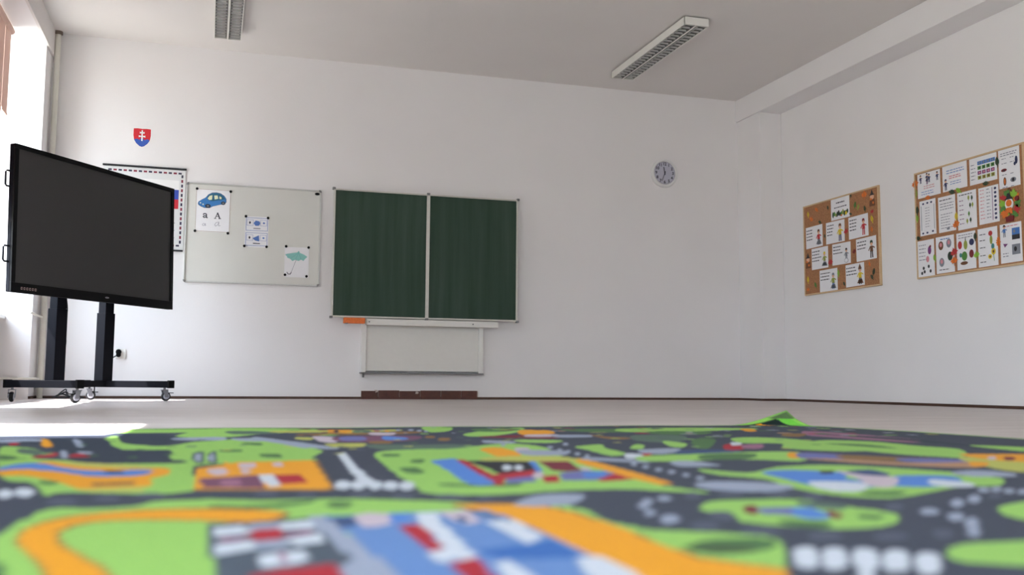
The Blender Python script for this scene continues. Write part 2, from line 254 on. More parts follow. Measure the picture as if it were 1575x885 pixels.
# ------------------------------------------------------------ rug
RUG = """g1 -372 -6002 201 -6080 154 -6238 -119 -6237 -244 -6218
g1 -248 -6579 -227 -6429 -195 -6671 -123 -6837 -77 -6845 -25 -6700 22 -6652 140 -6520 154 -6731 196 -6894 245 -7063 221 -7199 205 -7269 206 -7401 120 -7413 -16 -7414 -15 -7862 -175 -7825 -198 -7859 -217 -7773 -246 -7674 -304 -7567 -429 -6874 -397 -6835 -343 -6933 -317 -7183 -250 -7261 -185 -7351 -86 -7341 -60 -7346 -43 -7350 -45 -7287 -64 -7250 -71 -7025 -150 -6968 -180 -6919
g1 26 -6013 325 -6052 289 -6218 149 -6350 57 -6474 -27 -6493 -78 -6420 -31 -6172
t1 62 -6185 156 -6199 205 -6322 77 -6339
d1 -223 -6258 -93 -6384 -71 -6578 -96 -6818 -179 -6753 -214 -6525
l1 -76 -6517 40 -6471 41 -6626 -65 -6609
l1 66 -6539 170 -6587 132 -6699 85 -6663
l1 133 -6486 197 -6681 270 -6907 292 -7005 217 -6992 172 -6814 120 -6610
h1 82 -6772 128 -6780 126 -6881 97 -6852
h1 107 -7158 148 -7166 146 -7257 111 -7232
h1 33 -7023 77 -7032 72 -7093 35 -7086
h1 99 -6721 21 -6838 -22 -6902 36 -6816
d1 -384 -6497 -258 -6518 -190 -6917 -148 -6990 -72 -7004 -63 -7250 -40 -7288 -42 -7350 -152 -7343 -258 -7194 -322 -6893
r1 -323 -7147 -298 -7022 -282 -7138 -305 -7185
r1 -257 -7160 -251 -7051 -217 -7168
l1 -296 -6962 -282 -6985 -256 -7178 -264 -7193
l1 -258 -6990 -230 -7015 -223 -7076 -249 -7051
l1 -319 -6567 -300 -6598 -267 -6811 -278 -6833
o1 -396 -6554 -379 -6557 -334 -6800 -351 -6820
l1 -495 -6509 -403 -6524 -392 -6638 -469 -6651
r1 -443 -6682 -424 -6685 -414 -6761 -430 -6759
d1 -430 -6631 -383 -6639 -374 -6719 -407 -6738
h1 -392 -7080 -352 -7142 -344 -7227 -367 -7222
t1 -389 -6881 -343 -6933 -306 -7097 -365 -7029
o1 -329 -7430 -301 -7355 -274 -7288 -182 -7380 -95 -7426 -56 -7488 -58 -7598 -78 -7660 -75 -7778 -147 -7814 -174 -7765 -213 -7661 -266 -7575 -307 -7555
y0 -167 -7784 -76 -7769 -77 -7847 -146 -7831
y1 -276 -7272 -232 -7311 -95 -7412 -92 -7467 -199 -7418
b1 -329 -7430 -323 -7351 -285 -7323 -227 -7439 -170 -7502 -91 -7494 -86 -7569 -117 -7608 -170 -7596 -216 -7529 -286 -7452 -322 -7470
k1 -159 -7504 -129 -7511 -128 -7548 -151 -7543
n0 -159 -7703 -100 -7696 -98 -7745 -152 -7752
h1 -236 -7656 -207 -7672 -206 -7712 -223 -7708
w1 -242 -7825 -238 -7858 -240 -7877 -246 -7876 -254 -7855 -262 -7821 -266 -7786 -265 -7765 -259 -7766 -250 -7790
w1 -218 -7815 -215 -7848 -218 -7867 -225 -7866 -235 -7844 -243 -7809 -246 -7774 -244 -7752 -236 -7754 -226 -7778
n0 -16 -7853 -15 -7497 34 -7425 198 -7335 210 -7338 176 -7871 165 -7894
o0 -14 -7836 -12 -7471 34 -7396 59 -7340 200 -7336 174 -7862 162 -7877
p0 -8 -7675 81 -7628 81 -7849 -1 -7822
o0 35 -7335 37 -7642 41 -7642 43 -7336
q1 6 -7501 34 -7481 36 -7595 14 -7614
q1 59 -7386 89 -7377 83 -7477 62 -7487
q1 122 -7383 139 -7372 136 -7446 122 -7457
m1 25 -7714 50 -7699 51 -7798 28 -7802
q1 59 -7513 73 -7516 72 -7591 59 -7588
w0 84 -7629 105 -7622 105 -7819 87 -7833
r0 108 -7634 150 -7632 148 -7781 109 -7792
t1 -27 -7151 -5 -7058 -1 -7343 -17 -7340
t1 4 -7157 22 -7063 23 -7348 8 -7345
l1 -6 -7227 -7 -7286 -10 -7321 -13 -7320 -17 -7285 -18 -7225 -18 -7162 -15 -7121 -11 -7122 -8 -7164
l1 20 -7232 18 -7291 15 -7326 11 -7325 8 -7290 7 -7230 9 -7167 12 -7126 16 -7127 19 -7169
y1 215 -6167 562 -6129 540 -6254 226 -6287
n1 275 -6369 619 -6265 551 -6411 283 -6476
o0 370 -6103 441 -6113 410 -6352 341 -6342
k1 387 -6232 378 -6289 370 -6323 366 -6322 366 -6287 371 -6229 380 -6170 389 -6132 393 -6133 393 -6172
t1 445 -6156 491 -6163 466 -6322 422 -6316
q1 470 -6323 540 -6333 505 -6476 451 -6467
r1 505 -6121 525 -6168 501 -6248
o1 535 -6169 548 -6213 524 -6291
y1 234 -6535 273 -6573 261 -6663 231 -6628
q1 283 -6510 341 -6584 308 -6784 275 -6723
p1 345 -6552 567 -6520 507 -6733 335 -6761
v1 354 -6554 414 -6563 392 -6714 334 -6704
b1 472 -6539 522 -6613 499 -6702 449 -6694
n1 404 -6745 452 -6753 438 -6834 391 -6826
y1 279 -6833 375 -6823 351 -6946 290 -6935
l1 241 -6902 294 -6960 279 -7026 234 -6995
t1 368 -6874 491 -6896 585 -6912 639 -7069 516 -7135 393 -7090
g1 336 -7221 375 -7109 458 -7058 550 -7053 679 -6929 743 -6940 759 -7091 706 -7368 733 -7408 658 -7855 659 -7954 676 -8012 673 -8037 636 -8012 578 -7963 501 -7954 453 -7961 417 -7978 343 -7977 292 -7941 296 -7853 302 -7665 314 -7468
g1 693 -6008 784 -6019 732 -6239 654 -6310
g1 759 -6365 1022 -6050 940 -6311 796 -6521 716 -6543
h1 843 -6122 993 -6142 900 -6305 809 -6292
n1 594 -6524 618 -6528 596 -6625 574 -6621
n1 609 -6627 639 -6632 607 -6750 583 -6746
l1 628 -6182 620 -6213 612 -6232 607 -6231 607 -6212 611 -6180 619 -6147 627 -6127 633 -6128 633 -6149
l1 645 -6227 637 -6258 630 -6276 625 -6275 625 -6256 629 -6225 637 -6193 646 -6174 651 -6175 651 -6195
l1 585 -6176 579 -6205 572 -6223 569 -6222 569 -6204 573 -6174 580 -6144 586 -6126 590 -6127 590 -6146
l1 655 -6270 648 -6298 641 -6314 638 -6314 638 -6296 643 -6268 650 -6240 657 -6223 661 -6223 660 -6241
h1 356 -7206 388 -7212 377 -7285 346 -7279
h1 381 -7389 409 -7378 390 -7454 371 -7450
h1 328 -7556 358 -7549 358 -7628 336 -7660 322 -7620
h1 342 -7815 399 -7838 462 -7832 439 -7876 345 -7855
w0 266 -7169 287 -7133 258 -7528 248 -7814 224 -7818 236 -7589
w1 205 -7823 198 -7859 190 -7880 183 -7879 181 -7856 183 -7818 190 -7780 199 -7756 206 -7758 208 -7784
w1 227 -7828 219 -7864 211 -7885 204 -7883 202 -7860 205 -7823 212 -7785 222 -7761 229 -7763 231 -7789
w1 250 -7833 242 -7869 233 -7890 226 -7888 225 -7866 228 -7828 236 -7790 246 -7767 253 -7768 255 -7794
w1 273 -7839 264 -7875 255 -7895 249 -7894 247 -7871 251 -7834 260 -7795 270 -7772 277 -7774 278 -7800
w1 296 -7844 287 -7880 277 -7900 271 -7899 270 -7876 274 -7839 284 -7801 294 -7777 301 -7779 302 -7805
b0 412 -7411 476 -7357 455 -7733 430 -7845 389 -7855 380 -7813 400 -7624
k0 480 -7425 614 -7435 540 -7679 471 -7689 480 -7574
r0 468 -7390 484 -7393 457 -7698 552 -7630 516 -7746 454 -7777 430 -7855 416 -7851 432 -7783 436 -7694
v0 459 -7767 515 -7734 494 -7818 438 -7837
w1 525 -7584 514 -7613 505 -7631 500 -7630 501 -7611 509 -7580 519 -7549 529 -7530 534 -7531 533 -7552
w1 544 -7588 533 -7618 524 -7635 520 -7634 522 -7615 530 -7585 541 -7554 551 -7535 555 -7536 553 -7556
b0 604 -7433 617 -7436 558 -7658 540 -7679
q1 537 -7727 524 -7759 513 -7777 508 -7775 509 -7755 518 -7723 531 -7690 543 -7670 549 -7672 546 -7694
e0 621 -7437 685 -7433 630 -7660 595 -7678 579 -7649
v0 573 -7699 635 -7661 671 -7720 597 -7830 537 -7817
b0 616 -7695 669 -7681 618 -7791 583 -7795
r0 530 -7738 559 -7732 525 -7836 500 -7840
r0 594 -7819 656 -7741 657 -7833 589 -7850
q1 653 -7582 658 -7639 635 -7661
o0 695 -7365 739 -7392 683 -7912 650 -7924 651 -7832 685 -7498
o1 601 -7085 653 -7048 658 -7162 633 -7298 578 -7342 580 -7249
y1 592 -7309 712 -7332 694 -7452 514 -7415
q1 687 -7078 717 -7083 675 -7227 651 -7223
l1 679 -7144 770 -7183 726 -7297 647 -7281
o1 966 -6229 1057 -6241 992 -6477 889 -6499
e1 746 -6548 882 -6498 969 -6583 909 -6707 830 -6662 750 -6617
q1 901 -6500 989 -6514 946 -6614 872 -6602
l1 969 -6547 1070 -6563 1034 -6662 942 -6647
l1 699 -6765 759 -6833 731 -6911 674 -6875
g1 793 -6751 899 -6799 840 -6903 767 -6863
l1 700 -6958 691 -6986 683 -7003 679 -7002 681 -6984 688 -6956 698 -6927 706 -6910 710 -6910 708 -6929
h1 1146 -6162 1371 -6239 1239 -6436 1105 -6334
g1 843 -7059 944 -6975 898 -7116 882 -7267 823 -7335 832 -7172
l1 782 -7071 770 -7100 761 -7116 758 -7116 761 -7098 769 -7069 781 -7040 790 -7022 794 -7023 791 -7042
l1 861 -6961 849 -6992 838 -7010 834 -7010 838 -6990 848 -6958 861 -6926 872 -6906 876 -6907 872 -6928
l1 773 -7161 763 -7187 754 -7203 751 -7202 753 -7186 762 -7159 772 -7132 781 -7116 785 -7117 782 -7134
l1 777 -7205 767 -7230 758 -7245 755 -7245 758 -7229 766 -7203 777 -7177 785 -7162 789 -7162 786 -7179
l1 776 -7267 765 -7291 757 -7305 754 -7304 756 -7289 764 -7265 775 -7240 783 -7226 787 -7226 784 -7242
l1 775 -7326 765 -7348 757 -7361 754 -7360 757 -7346 764 -7323 774 -7300 783 -7286 786 -7287 783 -7302
l1 783 -7550 771 -7574 762 -7588 758 -7587 761 -7572 771 -7547 783 -7522 794 -7507 797 -7508 793 -7524
l1 781 -7609 769 -7632 759 -7645 756 -7644 759 -7630 768 -7606 780 -7583 790 -7569 794 -7569 790 -7585
l1 774 -7677 763 -7698 754 -7710 750 -7710 753 -7696 762 -7675 773 -7653 783 -7640 787 -7641 784 -7655
l1 774 -7730 763 -7749 754 -7761 750 -7760 753 -7747 761 -7727 772 -7706 782 -7694 786 -7695 783 -7709
l1 771 -7790 760 -7808 751 -7819 747 -7818 750 -7806 758 -7787 769 -7768 778 -7757 782 -7758 779 -7771
l1 768 -7847 757 -7864 749 -7873 744 -7872 747 -7861 754 -7844 765 -7826 774 -7816 778 -7817 776 -7829
l1 752 -7358 805 -7405 830 -7462 821 -7526 784 -7486 727 -7424
w1 874 -7286 898 -7310 879 -7402 825 -7409
n1 1084 -6528 1091 -6637 1139 -6712 1094 -6769 1053 -6731
g1 1345 -6189 1762 -6145 1850 -6256 1594 -6360 1276 -6400
h1 1357 -6370 1550 -6397 1449 -6546 1307 -6524
t1 1206 -6584 1353 -6606 1192 -6907 1105 -6833
g1 1175 -6845 1183 -6962 1102 -7105 1093 -7053
g1 1026 -6989 1050 -6994 974 -7153 956 -7127
h1 1285 -6801 1349 -6811 1142 -7161 1134 -7111
g1 1412 -6789 1514 -6738 1572 -6880 1540 -7234 1417 -7304 1331 -7195 1417 -7031 1328 -6988
o1 1775 -6246 1822 -6253 1714 -6421 1681 -6416
z1 1040 -7211 1177 -7236 1090 -7347 976 -7325
r1 1258 -7030 1303 -7038 1199 -7218 1159 -7211
m1 1289 -7062 1354 -7047 1268 -7184 1228 -7177
w1 1317 -6957 1328 -6988 1282 -7061 1262 -7058
l1 960 -7174 1072 -7148 971 -7304 914 -7293
r1 911 -7293 931 -7297 903 -7350 888 -7347
g1 874 -7364 1025 -7335 1251 -7295 1267 -7361 1138 -7558 1072 -7511 979 -7492 919 -7497 829 -7479
h1 1030 -7356 1147 -7358 1054 -7490 961 -7471
l1 866 -7519 919 -7497 926 -7610 842 -7622
g1 846 -7679 892 -7767 1023 -7660 1164 -7659 1263 -7821 1234 -7879 1266 -7934 1180 -8033 1123 -8040 1079 -8050 923 -8136 864 -8138 831 -8082 831 -7984 857 -7877 818 -7788
h1 897 -8072 964 -8078 920 -8119 880 -8110
b1 923 -7762 1002 -7726 1069 -7793 1009 -7877 1022 -7935 1127 -7856 1208 -7885 1163 -7967 1056 -8035 984 -8009 890 -8044 876 -7984 894 -7885
z1 1085 -7770 1158 -7745 1124 -7843 1075 -7856
w1 915 -7922 986 -7959 909 -8057 866 -8056 868 -8002
q1 1084 -7743 1079 -7833 1103 -7886 989 -8020 964 -8004 1028 -7881
w1 1134 -7927 1158 -7987 1111 -8047 1070 -8019
k1 1049 -7749 1072 -7754 1038 -7799 1020 -7795
m1 1880 -6444 1934 -6578 1932 -6939 1828 -7015 1767 -6813 1735 -6665
n1 1707 -6584 1781 -6595 1671 -6728 1642 -6688
d1 1781 -6595 1832 -6753 1865 -7021 1799 -7329 1800 -7484 1854 -7430 1925 -7001 1913 -6766
g1 1609 -6917 1738 -6970 1726 -7166 1736 -7294 1657 -7415 1544 -7533 1515 -7489 1483 -7402 1459 -7219 1408 -7160
h1 1538 -7052 1625 -7095 1605 -7246 1556 -7162
g1 1894 -7169 1971 -7313 1836 -7449 1837 -7288
g1 1239 -7314 1248 -7337 1147 -7491 1131 -7488
o1 1247 -7336 1260 -7360 1182 -7480 1160 -7475
v1 1274 -7341 1338 -7415 1267 -7515 1177 -7497
n1 1332 -7414 1430 -7510 1475 -7556 1357 -7602 1267 -7515
v1 1390 -7521 1489 -7559 1491 -7612 1427 -7666 1345 -7617
i1 1178 -7497 1256 -7530 1334 -7631 1479 -7644 1468 -7691 1373 -7762 1307 -7719 1213 -7590
y1 1551 -7515 1628 -7657 1418 -7868 1388 -7794
o1 1611 -7448 1679 -7461 1766 -7518 1600 -7685 1573 -7646 1559 -7591
q1 1617 -7528 1634 -7532 1573 -7594 1561 -7591
o1 1468 -7642 1493 -7663 1414 -7741 1389 -7736
e1 1653 -7535 1663 -7556 1601 -7617 1582 -7613
l1 1256 -7833 1331 -7809 1351 -7866 1314 -7920 1244 -7905
g0 -192 -8225 -188 -8213 -186 -8159 -183 -8078 -176 -8016 -160 -8001 -133 -8020 -83 -8013 -56 -7966 6 -7959 69 -7988 150 -7986 199 -7997 261 -8027 307 -8052 336 -8087 375 -8110 428 -8129 439 -8177 422 -8270 442 -8344 506 -8378 535 -8399 541 -8430 506 -8495 449 -8587 357 -8732 -141 -8597
h1 6 -8021 59 -8034 133 -7996 121 -8035 65 -8068 13 -8049
h1 150 -8022 178 -8028 167 -8079 147 -8075
h1 -168 -8380 -155 -8383 -145 -8434 -141 -8474 -155 -8470
n1 86 -8091 6 -8047 -67 -8042 -121 -8065 -151 -8097 -171 -8168 -168 -8255 -149 -8326 -128 -8396 -115 -8455 -107 -8529 -53 -8543 -69 -8440 -88 -8382 -114 -8310 -128 -8257 -131 -8201 -115 -8152 -75 -8137 -8 -8153 56 -8184 89 -8150
o1 82 -8096 6 -8060 -66 -8055 -120 -8077 -149 -8113 -168 -8173 -165 -8256 -146 -8327 -124 -8397 -111 -8456 -102 -8530 -57 -8542 -73 -8439 -92 -8381 -118 -8310 -132 -8256 -136 -8190 -120 -8141 -76 -8126 -8 -8143 56 -8174 82 -8143
h1 431 -8446 471 -8416 523 -8413 527 -8447 491 -8483 443 -8492 427 -8474
j1 427 -8449 469 -8444 494 -8473 459 -8486 430 -8475
n0 292 -8076 351 -8076 403 -8103 416 -8183 422 -8305 414 -8434 420 -8500 440 -8531 464 -8568 390 -8683 331 -8667 324 -8523 318 -8446 313 -8351 303 -8245 301 -8155
o0 300 -8078 347 -8089 399 -8115 412 -8194 419 -8314 411 -8441 416 -8506 437 -8537 460 -8570 388 -8682 336 -8668 327 -8592 329 -8512 323 -8433 319 -8331 310 -8221 311 -8146
s0 2 -8181 117 -8157 127 -8421 113 -8629 18 -8603 7 -8366
w0 8 -8212 43 -8196 46 -8254 10 -8271
w0 11 -8320 45 -8301 46 -8351 14 -8375
w0 77 -8195 114 -8173 111 -8238 78 -8239
w0 78 -8301 115 -8267 116 -8327 82 -8342
m0 15 -8281 41 -8275 40 -8299 15 -8301
m0 81 -8263 105 -8246 104 -8273 79 -8284
l0 44 -8192 79 -8185 77 -8229 46 -8240
l0 46 -8309 75 -8300 80 -8349 49 -8352
r0 42 -8262 53 -8228 74 -8224 81 -8272 69 -8303 49 -8302
w1 49 -8388 86 -8373 84 -8426 48 -8445
m0 63 -8381 71 -8379 68 -8429 62 -8433
r0 37 -8485 61 -8463 104 -8447 108 -8501 103 -8606 35 -8588
l0 111 -8144 135 -8139 141 -8317 148 -8430 146 -8638 104 -8627 108 -8501 109 -8467 123 -8430 121 -8352 114 -8238
a0 132 -8149 207 -8144 320 -8142 331 -8226 326 -8459 330 -8598 301 -8679 144 -8637 147 -8483 145 -8358
z0 133 -8161 164 -8157 157 -8230 138 -8240
q1 167 -8146 200 -8143 192 -8228 160 -8235
b0 203 -8155 226 -8149 216 -8208 196 -8219
r0 199 -8245 222 -8236 215 -8391 196 -8411 195 -8355
w0 234 -8151 262 -8146 247 -8232 241 -8325 230 -8444 215 -8460 207 -8452 198 -8475 190 -8454 191 -8417 215 -8395 219 -8319 223 -8236
r0 199 -8475 226 -8453 222 -8544 212 -8614 190 -8608
w0 234 -8484 254 -8470 250 -8532 243 -8622 219 -8637
q0 262 -8146 299 -8136 293 -8233 273 -8258 262 -8214
z0 272 -8195 282 -8191 277 -8239 267 -8231
c0 234 -8418 278 -8399 317 -8398 326 -8466 301 -8476 247 -8462
w0 293 -8238 330 -8231 321 -8354 295 -8396 290 -8371
c0 297 -8396 326 -8372 326 -8466 302 -8473 284 -8438
w0 313 -8473 336 -8472 330 -8598 279 -8632 296 -8530
s0 297 -8130 311 -8146 322 -8255 312 -8226
u1 -150 -7937 -152 -7957 -159 -7967 -170 -7965 -181 -7950 -187 -7928 -187 -7907 -179 -7896 -168 -7898 -157 -7914
u1 -102 -7919 -103 -7936 -110 -7945 -120 -7943 -129 -7930 -133 -7912 -132 -7895 -125 -7885 -115 -7888 -106 -7901
u1 -48 -7902 -51 -7919 -59 -7928 -70 -7925 -79 -7912 -84 -7893 -82 -7876 -73 -7866 -62 -7869 -52 -7882
u1 96 -7920 92 -7937 84 -7946 74 -7944 68 -7931 66 -7913 69 -7894 78 -7884 87 -7887 94 -7900
u1 144 -7939 140 -7951 132 -7958 124 -7956 118 -7946 117 -7932 121 -7919 128 -7912 136 -7914 142 -7924
u1 215 -7955 209 -7972 201 -7981 193 -7980 188 -7967 188 -7949 193 -7931 201 -7921 210 -7923 215 -7936
u1 268 -7983 262 -8000 253 -8009 243 -8006 238 -7994 238 -7976 244 -7959 254 -7950 263 -7952 269 -7965
u1 333 -7998 325 -8015 312 -8022 299 -8019 291 -8007 291 -7989 299 -7972 312 -7963 325 -7966 333 -7980
u1 365 -8029 359 -8041 351 -8047 343 -8045 339 -8036 340 -8023 346 -8011 354 -8004 362 -8006 366 -8016
l1 370 -8095 438 -7999 496 -8012 444 -8112 412 -8125 387 -8126
w1 527 -8478 545 -8483 495 -8561 478 -8557
w1 549 -8491 567 -8496 515 -8572 498 -8568
w1 574 -8501 593 -8506 538 -8582 521 -8577
w1 597 -8514 616 -8519 559 -8593 542 -8589
w1 616 -8534 634 -8538 577 -8609 560 -8605
w0 535 -8562 546 -8565 491 -8641 479 -8638
g1 656 -8526 694 -8497 734 -8491 813 -8507 704 -8612 643 -8590 629 -8564
g1 930 -8295 978 -8253 1118 -8213 926 -8399 902 -8349
g1 583 -8186 625 -8127 678 -8117 759 -8129 775 -8205 794 -8268 765 -8321 724 -8360 676 -8378 639 -8374 595 -8343 570 -8306 589 -8255 574 -8215
t1 751 -8142 784 -8193 747 -8232 722 -8192
h1 621 -8302 665 -8324 635 -8368 605 -8341
v1 648 -8201 687 -8197 709 -8209 670 -8269 649 -8258 633 -8242
b1 699 -8207 723 -8213 698 -8287 667 -8303 661 -8272
e1 645 -8181 663 -8178 625 -8246 616 -8238
e1 729 -8234 722 -8275 701 -8300 696 -8287
u1 575 -8222 601 -8228 565 -8289 554 -8275
h1 744 -8275 767 -8292 741 -8315 726 -8306
l1 554 -8110 544 -8129 535 -8139 531 -8138 532 -8126 539 -8107 550 -8088 559 -8076 564 -8077 562 -8091
l1 530 -8153 520 -8170 512 -8180 508 -8179 509 -8168 515 -8150 525 -8132 534 -8121 538 -8123 537 -8135
l1 508 -8218 500 -8233 492 -8241 488 -8240 489 -8230 495 -8214 503 -8199 512 -8189 516 -8190 514 -8201
l1 594 -8083 585 -8098 576 -8107 570 -8105 570 -8095 576 -8078 585 -8062 595 -8053 601 -8055 601 -8066
l1 511 -8275 499 -8294 487 -8305 480 -8303 481 -8290 488 -8270 500 -8250 512 -8238 519 -8240 518 -8254
l1 857 -8277 842 -8292 829 -8300 822 -8298 823 -8288 834 -8272 849 -8256 863 -8248 871 -8250 868 -8261
l1 947 -8218 927 -8238 911 -8249 906 -8248 912 -8234 928 -8213 948 -8192 965 -8180 971 -8181 964 -8196
l1 1001 -8186 980 -8207 963 -8220 958 -8218 966 -8204 984 -8182 1006 -8159 1023 -8146 1029 -8147 1020 -8163
l1 852 -8325 836 -8341 822 -8350 816 -8349 820 -8337 832 -8320 849 -8303 864 -8293 870 -8295 865 -8307
l1 828 -8375 806 -8397 790 -8409 785 -8408 793 -8394 812 -8371 834 -8347 852 -8333 857 -8334 847 -8351
l1 778 -8432 763 -8447 751 -8456 746 -8455 751 -8445 763 -8429 779 -8413 792 -8404 797 -8405 791 -8416
u1 529 -8332 517 -8349 503 -8357 494 -8355 493 -8343 499 -8324 511 -8307 525 -8297 535 -8299 536 -8313
u1 572 -8381 559 -8394 545 -8400 533 -8397 528 -8386 532 -8371 544 -8357 560 -8351 573 -8354 577 -8365
u1 650 -8056 637 -8077 626 -8088 619 -8087 621 -8073 629 -8052 642 -8030 655 -8018 661 -8019 659 -8034
u1 719 -8056 705 -8072 691 -8080 680 -8078 677 -8065 683 -8048 696 -8031 711 -8022 722 -8024 725 -8038
u1 780 -8070 766 -8086 752 -8095 742 -8092 740 -8080 747 -8063 761 -8046 776 -8037 786 -8039 788 -8052
u1 808 -8109 795 -8125 781 -8133 773 -8131 772 -8119 780 -8103 794 -8087 808 -8078 817 -8080 817 -8092
u1 617 -8424 603 -8438 588 -8445 578 -8442 576 -8431 583 -8415 597 -8400 612 -8392 623 -8395 624 -8407
u1 681 -8440 668 -8452 654 -8457 644 -8455 641 -8445 648 -8431 661 -8419 676 -8413 687 -8416 689 -8426
u1 743 -8433 728 -8448 715 -8456 708 -8454 711 -8443 722 -8428 737 -8412 751 -8403 758 -8405 755 -8417
u1 845 -8228 829 -8244 816 -8253 809 -8251 811 -8240 822 -8223 837 -8206 851 -8197 859 -8199 856 -8211
u1 1060 -8160 1044 -8175 1030 -8183 1025 -8182 1029 -8172 1042 -8156 1058 -8140 1072 -8131 1078 -8132 1073 -8143
l1 1102 -8092 1085 -8109 1071 -8119 1065 -8117 1071 -8106 1085 -8088 1103 -8071 1117 -8060 1123 -8061 1117 -8074
l1 1129 -8089 1110 -8106 1096 -8116 1091 -8115 1096 -8103 1111 -8085 1129 -8067 1145 -8057 1150 -8058 1144 -8071
l1 1126 -8116 1108 -8132 1094 -8141 1089 -8140 1094 -8129 1109 -8112 1127 -8095 1141 -8085 1147 -8086 1141 -8098
l1 1139 -8127 1121 -8144 1107 -8153 1102 -8151 1107 -8140 1122 -8123 1140 -8107 1155 -8097 1160 -8098 1154 -8110
l1 708 -7927 759 -7898 829 -7934 838 -7995 764 -8041 699 -8000"""
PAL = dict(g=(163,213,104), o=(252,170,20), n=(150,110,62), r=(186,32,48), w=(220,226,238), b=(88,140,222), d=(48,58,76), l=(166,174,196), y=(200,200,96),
           k=(34,32,40), t=(92,116,100), p=(128,76,104), h=(84,124,72), q=(214,196,208), m=(168,112,140), v=(116,118,182), e=(128,36,52), i=(196,148,112),
           z=(62,84,128), a=(108,146,206), c=(58,112,188), s=(82,92,106), u=(88,93,112), j=(72,94,58))
def catmull(p, k=5):
    n = len(p); out = []
    for i in range(n):
        p0, p1, p2, p3 = p[i-1], p[i], p[(i+1)%n], p[(i+2)%n]
        for j in range(k):
            t = j/k
            out.append(.5*((2*p1)+(p2-p0)*t+(2*p0-5*p1+4*p2-p3)*t*t+(3*p1-p0-3*p2+p3)*t**3))
    return np.array(out)
def inside(px, py, poly):
    r = np.zeros(px.shape, bool); n = len(poly); j = n-1
    for i in range(n):
        xi, yi = poly[i]; xj, yj = poly[j]
        if yi != yj: r ^= ((yi > py) != (yj > py)) & (px < (xj-xi)*(py-yi)/(yj-yi)+xi)
        j = i
    return r
def make_rug():
    x0, x1, y0, y1 = -1.0, 2.27, -9.02, -5.955
    gx = np.arange(x0, x1+.001, .006); gy = np.concatenate([np.arange(y0, -7.6, .005), np.arange(-7.6, y1+.003, .0075)])
    nx, ny = len(gx), len(gy); X, Y = np.meshgrid(gx, gy); X = X.ravel(); Y = Y.ravel()
    base = np.array(lin((52,56,70))); col = np.tile(base, (len(X), 1))
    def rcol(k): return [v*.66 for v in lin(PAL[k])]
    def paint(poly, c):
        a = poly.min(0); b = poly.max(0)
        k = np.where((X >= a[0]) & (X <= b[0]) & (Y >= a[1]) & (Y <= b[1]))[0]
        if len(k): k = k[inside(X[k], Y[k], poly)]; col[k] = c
    # parts of the pattern the photograph does not reach
    for pts in (((-1,-9.1),(-.35,-9.1),(-.30,-8.4),(-.33,-7.6),(-.6,-7.3),(-1,-7.4)), ((1.2,-9.1),(2.0,-9.1),(2.1,-8.5),(1.6,-8.25),(1.2,-8.5)), ((-1,-6.9),(-.62,-6.8),(-.55,-6.3),(-1,-6.2))):
        paint(catmull(np.array(pts)), lin(PAL['g']))
    for k in range(9): paint(np.array([(-.98+k*.08,-7.12),(-.93+k*.08,-7.12),(-.93+k*.08,-7.10),(-.98+k*.08,-7.10)]), lin(PAL['w'])) if k < 5 else None
    for ln in RUG.strip().split('\n'):
        h, *v = ln.split(); p = np.array(v, float).reshape(-1, 2)/1000
        paint(catmull(p) if h[1] == '1' else p, rcol(h[0]))
    paint(np.array([(1.98,-5.978),(2.19,-5.978),(2.20,-6.1),(2.05,-6.1)]), lin((34,44,44))); paint(np.array([(2.07,-5.985),(2.095,-5.985),(2.12,-6.04),(2.09,-6.04)]), lin(PAL['o'])); paint(np.array([(2.19,-5.94),(2.28,-5.94),(2.28,-6.14),(2.20,-6.14)]), lin((112,190,70)))
    for q_, c_ in ((((-.98,-6.0),(-.22,-6.0),(-.24,-6.16),(-.27,-6.33),(-.98,-6.33)), 'w'), (((-.8,-6.06),(-.62,-6.06),(-.64,-6.2),(-.8,-6.2)), 'y'), (((-.48,-6.04),(-.36,-6.04),(-.37,-6.16),(-.48,-6.16)), 'l')): paint(np.array(q_), rcol(c_))  # pale corner painted in so the rug whitens inside the sun patch
    rg = random.Random(4)      # little trees, cars and signs of the far part of the print
    for k in range(150):
        cx_, cy_ = rg.uniform(.2, 2.2), rg.uniform(-6.75, -6.0); sx_, sy_ = rg.uniform(.008,.03), rg.uniform(.008,.028)
        if cy_ < -6.45 and cx_ < 1.2: continue
        a_ = [cx_+sx_*math.cos(t) for t in (0,.8,1.6,2.4,3.1,3.9,4.7,5.5)]; b_ = [cy_+sy_*math.sin(t) for t in (0,.8,1.6,2.4,3.1,3.9,4.7,5.5)]
        paint(np.array(list(zip(a_, b_))), rcol(rg.choice('gghhhtdullwreyikd')))
    for k in range(60):
        cx_, cy_ = rg.uniform(-.4, 1.6), rg.uniform(-7.2, -6.5); 
        a_ = [cx_+.012*math.cos(t) for t in (0,.8,1.6,2.4,3.1,3.9,4.7,5.5)]; b_ = [cy_+.014*math.sin(t) for t in (0,.8,1.6,2.4,3.1,3.9,4.7,5.5)]
        paint(np.array(list(zip(a_, b_))), rcol(rg.choice('hhgtuy')))
    edge = np.minimum.reduce([x1-X, y1-Y, X-x0, Y-y0]); col[edge < .022] = lin((140,196,90)); 
    # the lifted corner
    X0 = X - np.clip((X-1.5)/.77, 0, 1)*.14*np.clip((Y+6.5)/.5, 0, 1)
    d = np.clip(((X0-1.93)*.403 + (Y+5.98)*.916)/.104, 0, 1); s = d*d*(1.6-.6*d)
    XX = X0 - .055*s; YY = Y - .065*s; ZZ = .010 + .058*s**.9 + .0012*np.sin(X*9+1)*np.sin(Y*7)
    Z2 = ZZ - .0085
    vs = np.concatenate([np.stack([XX,YY,ZZ],1), np.stack([XX,YY,Z2],1)])
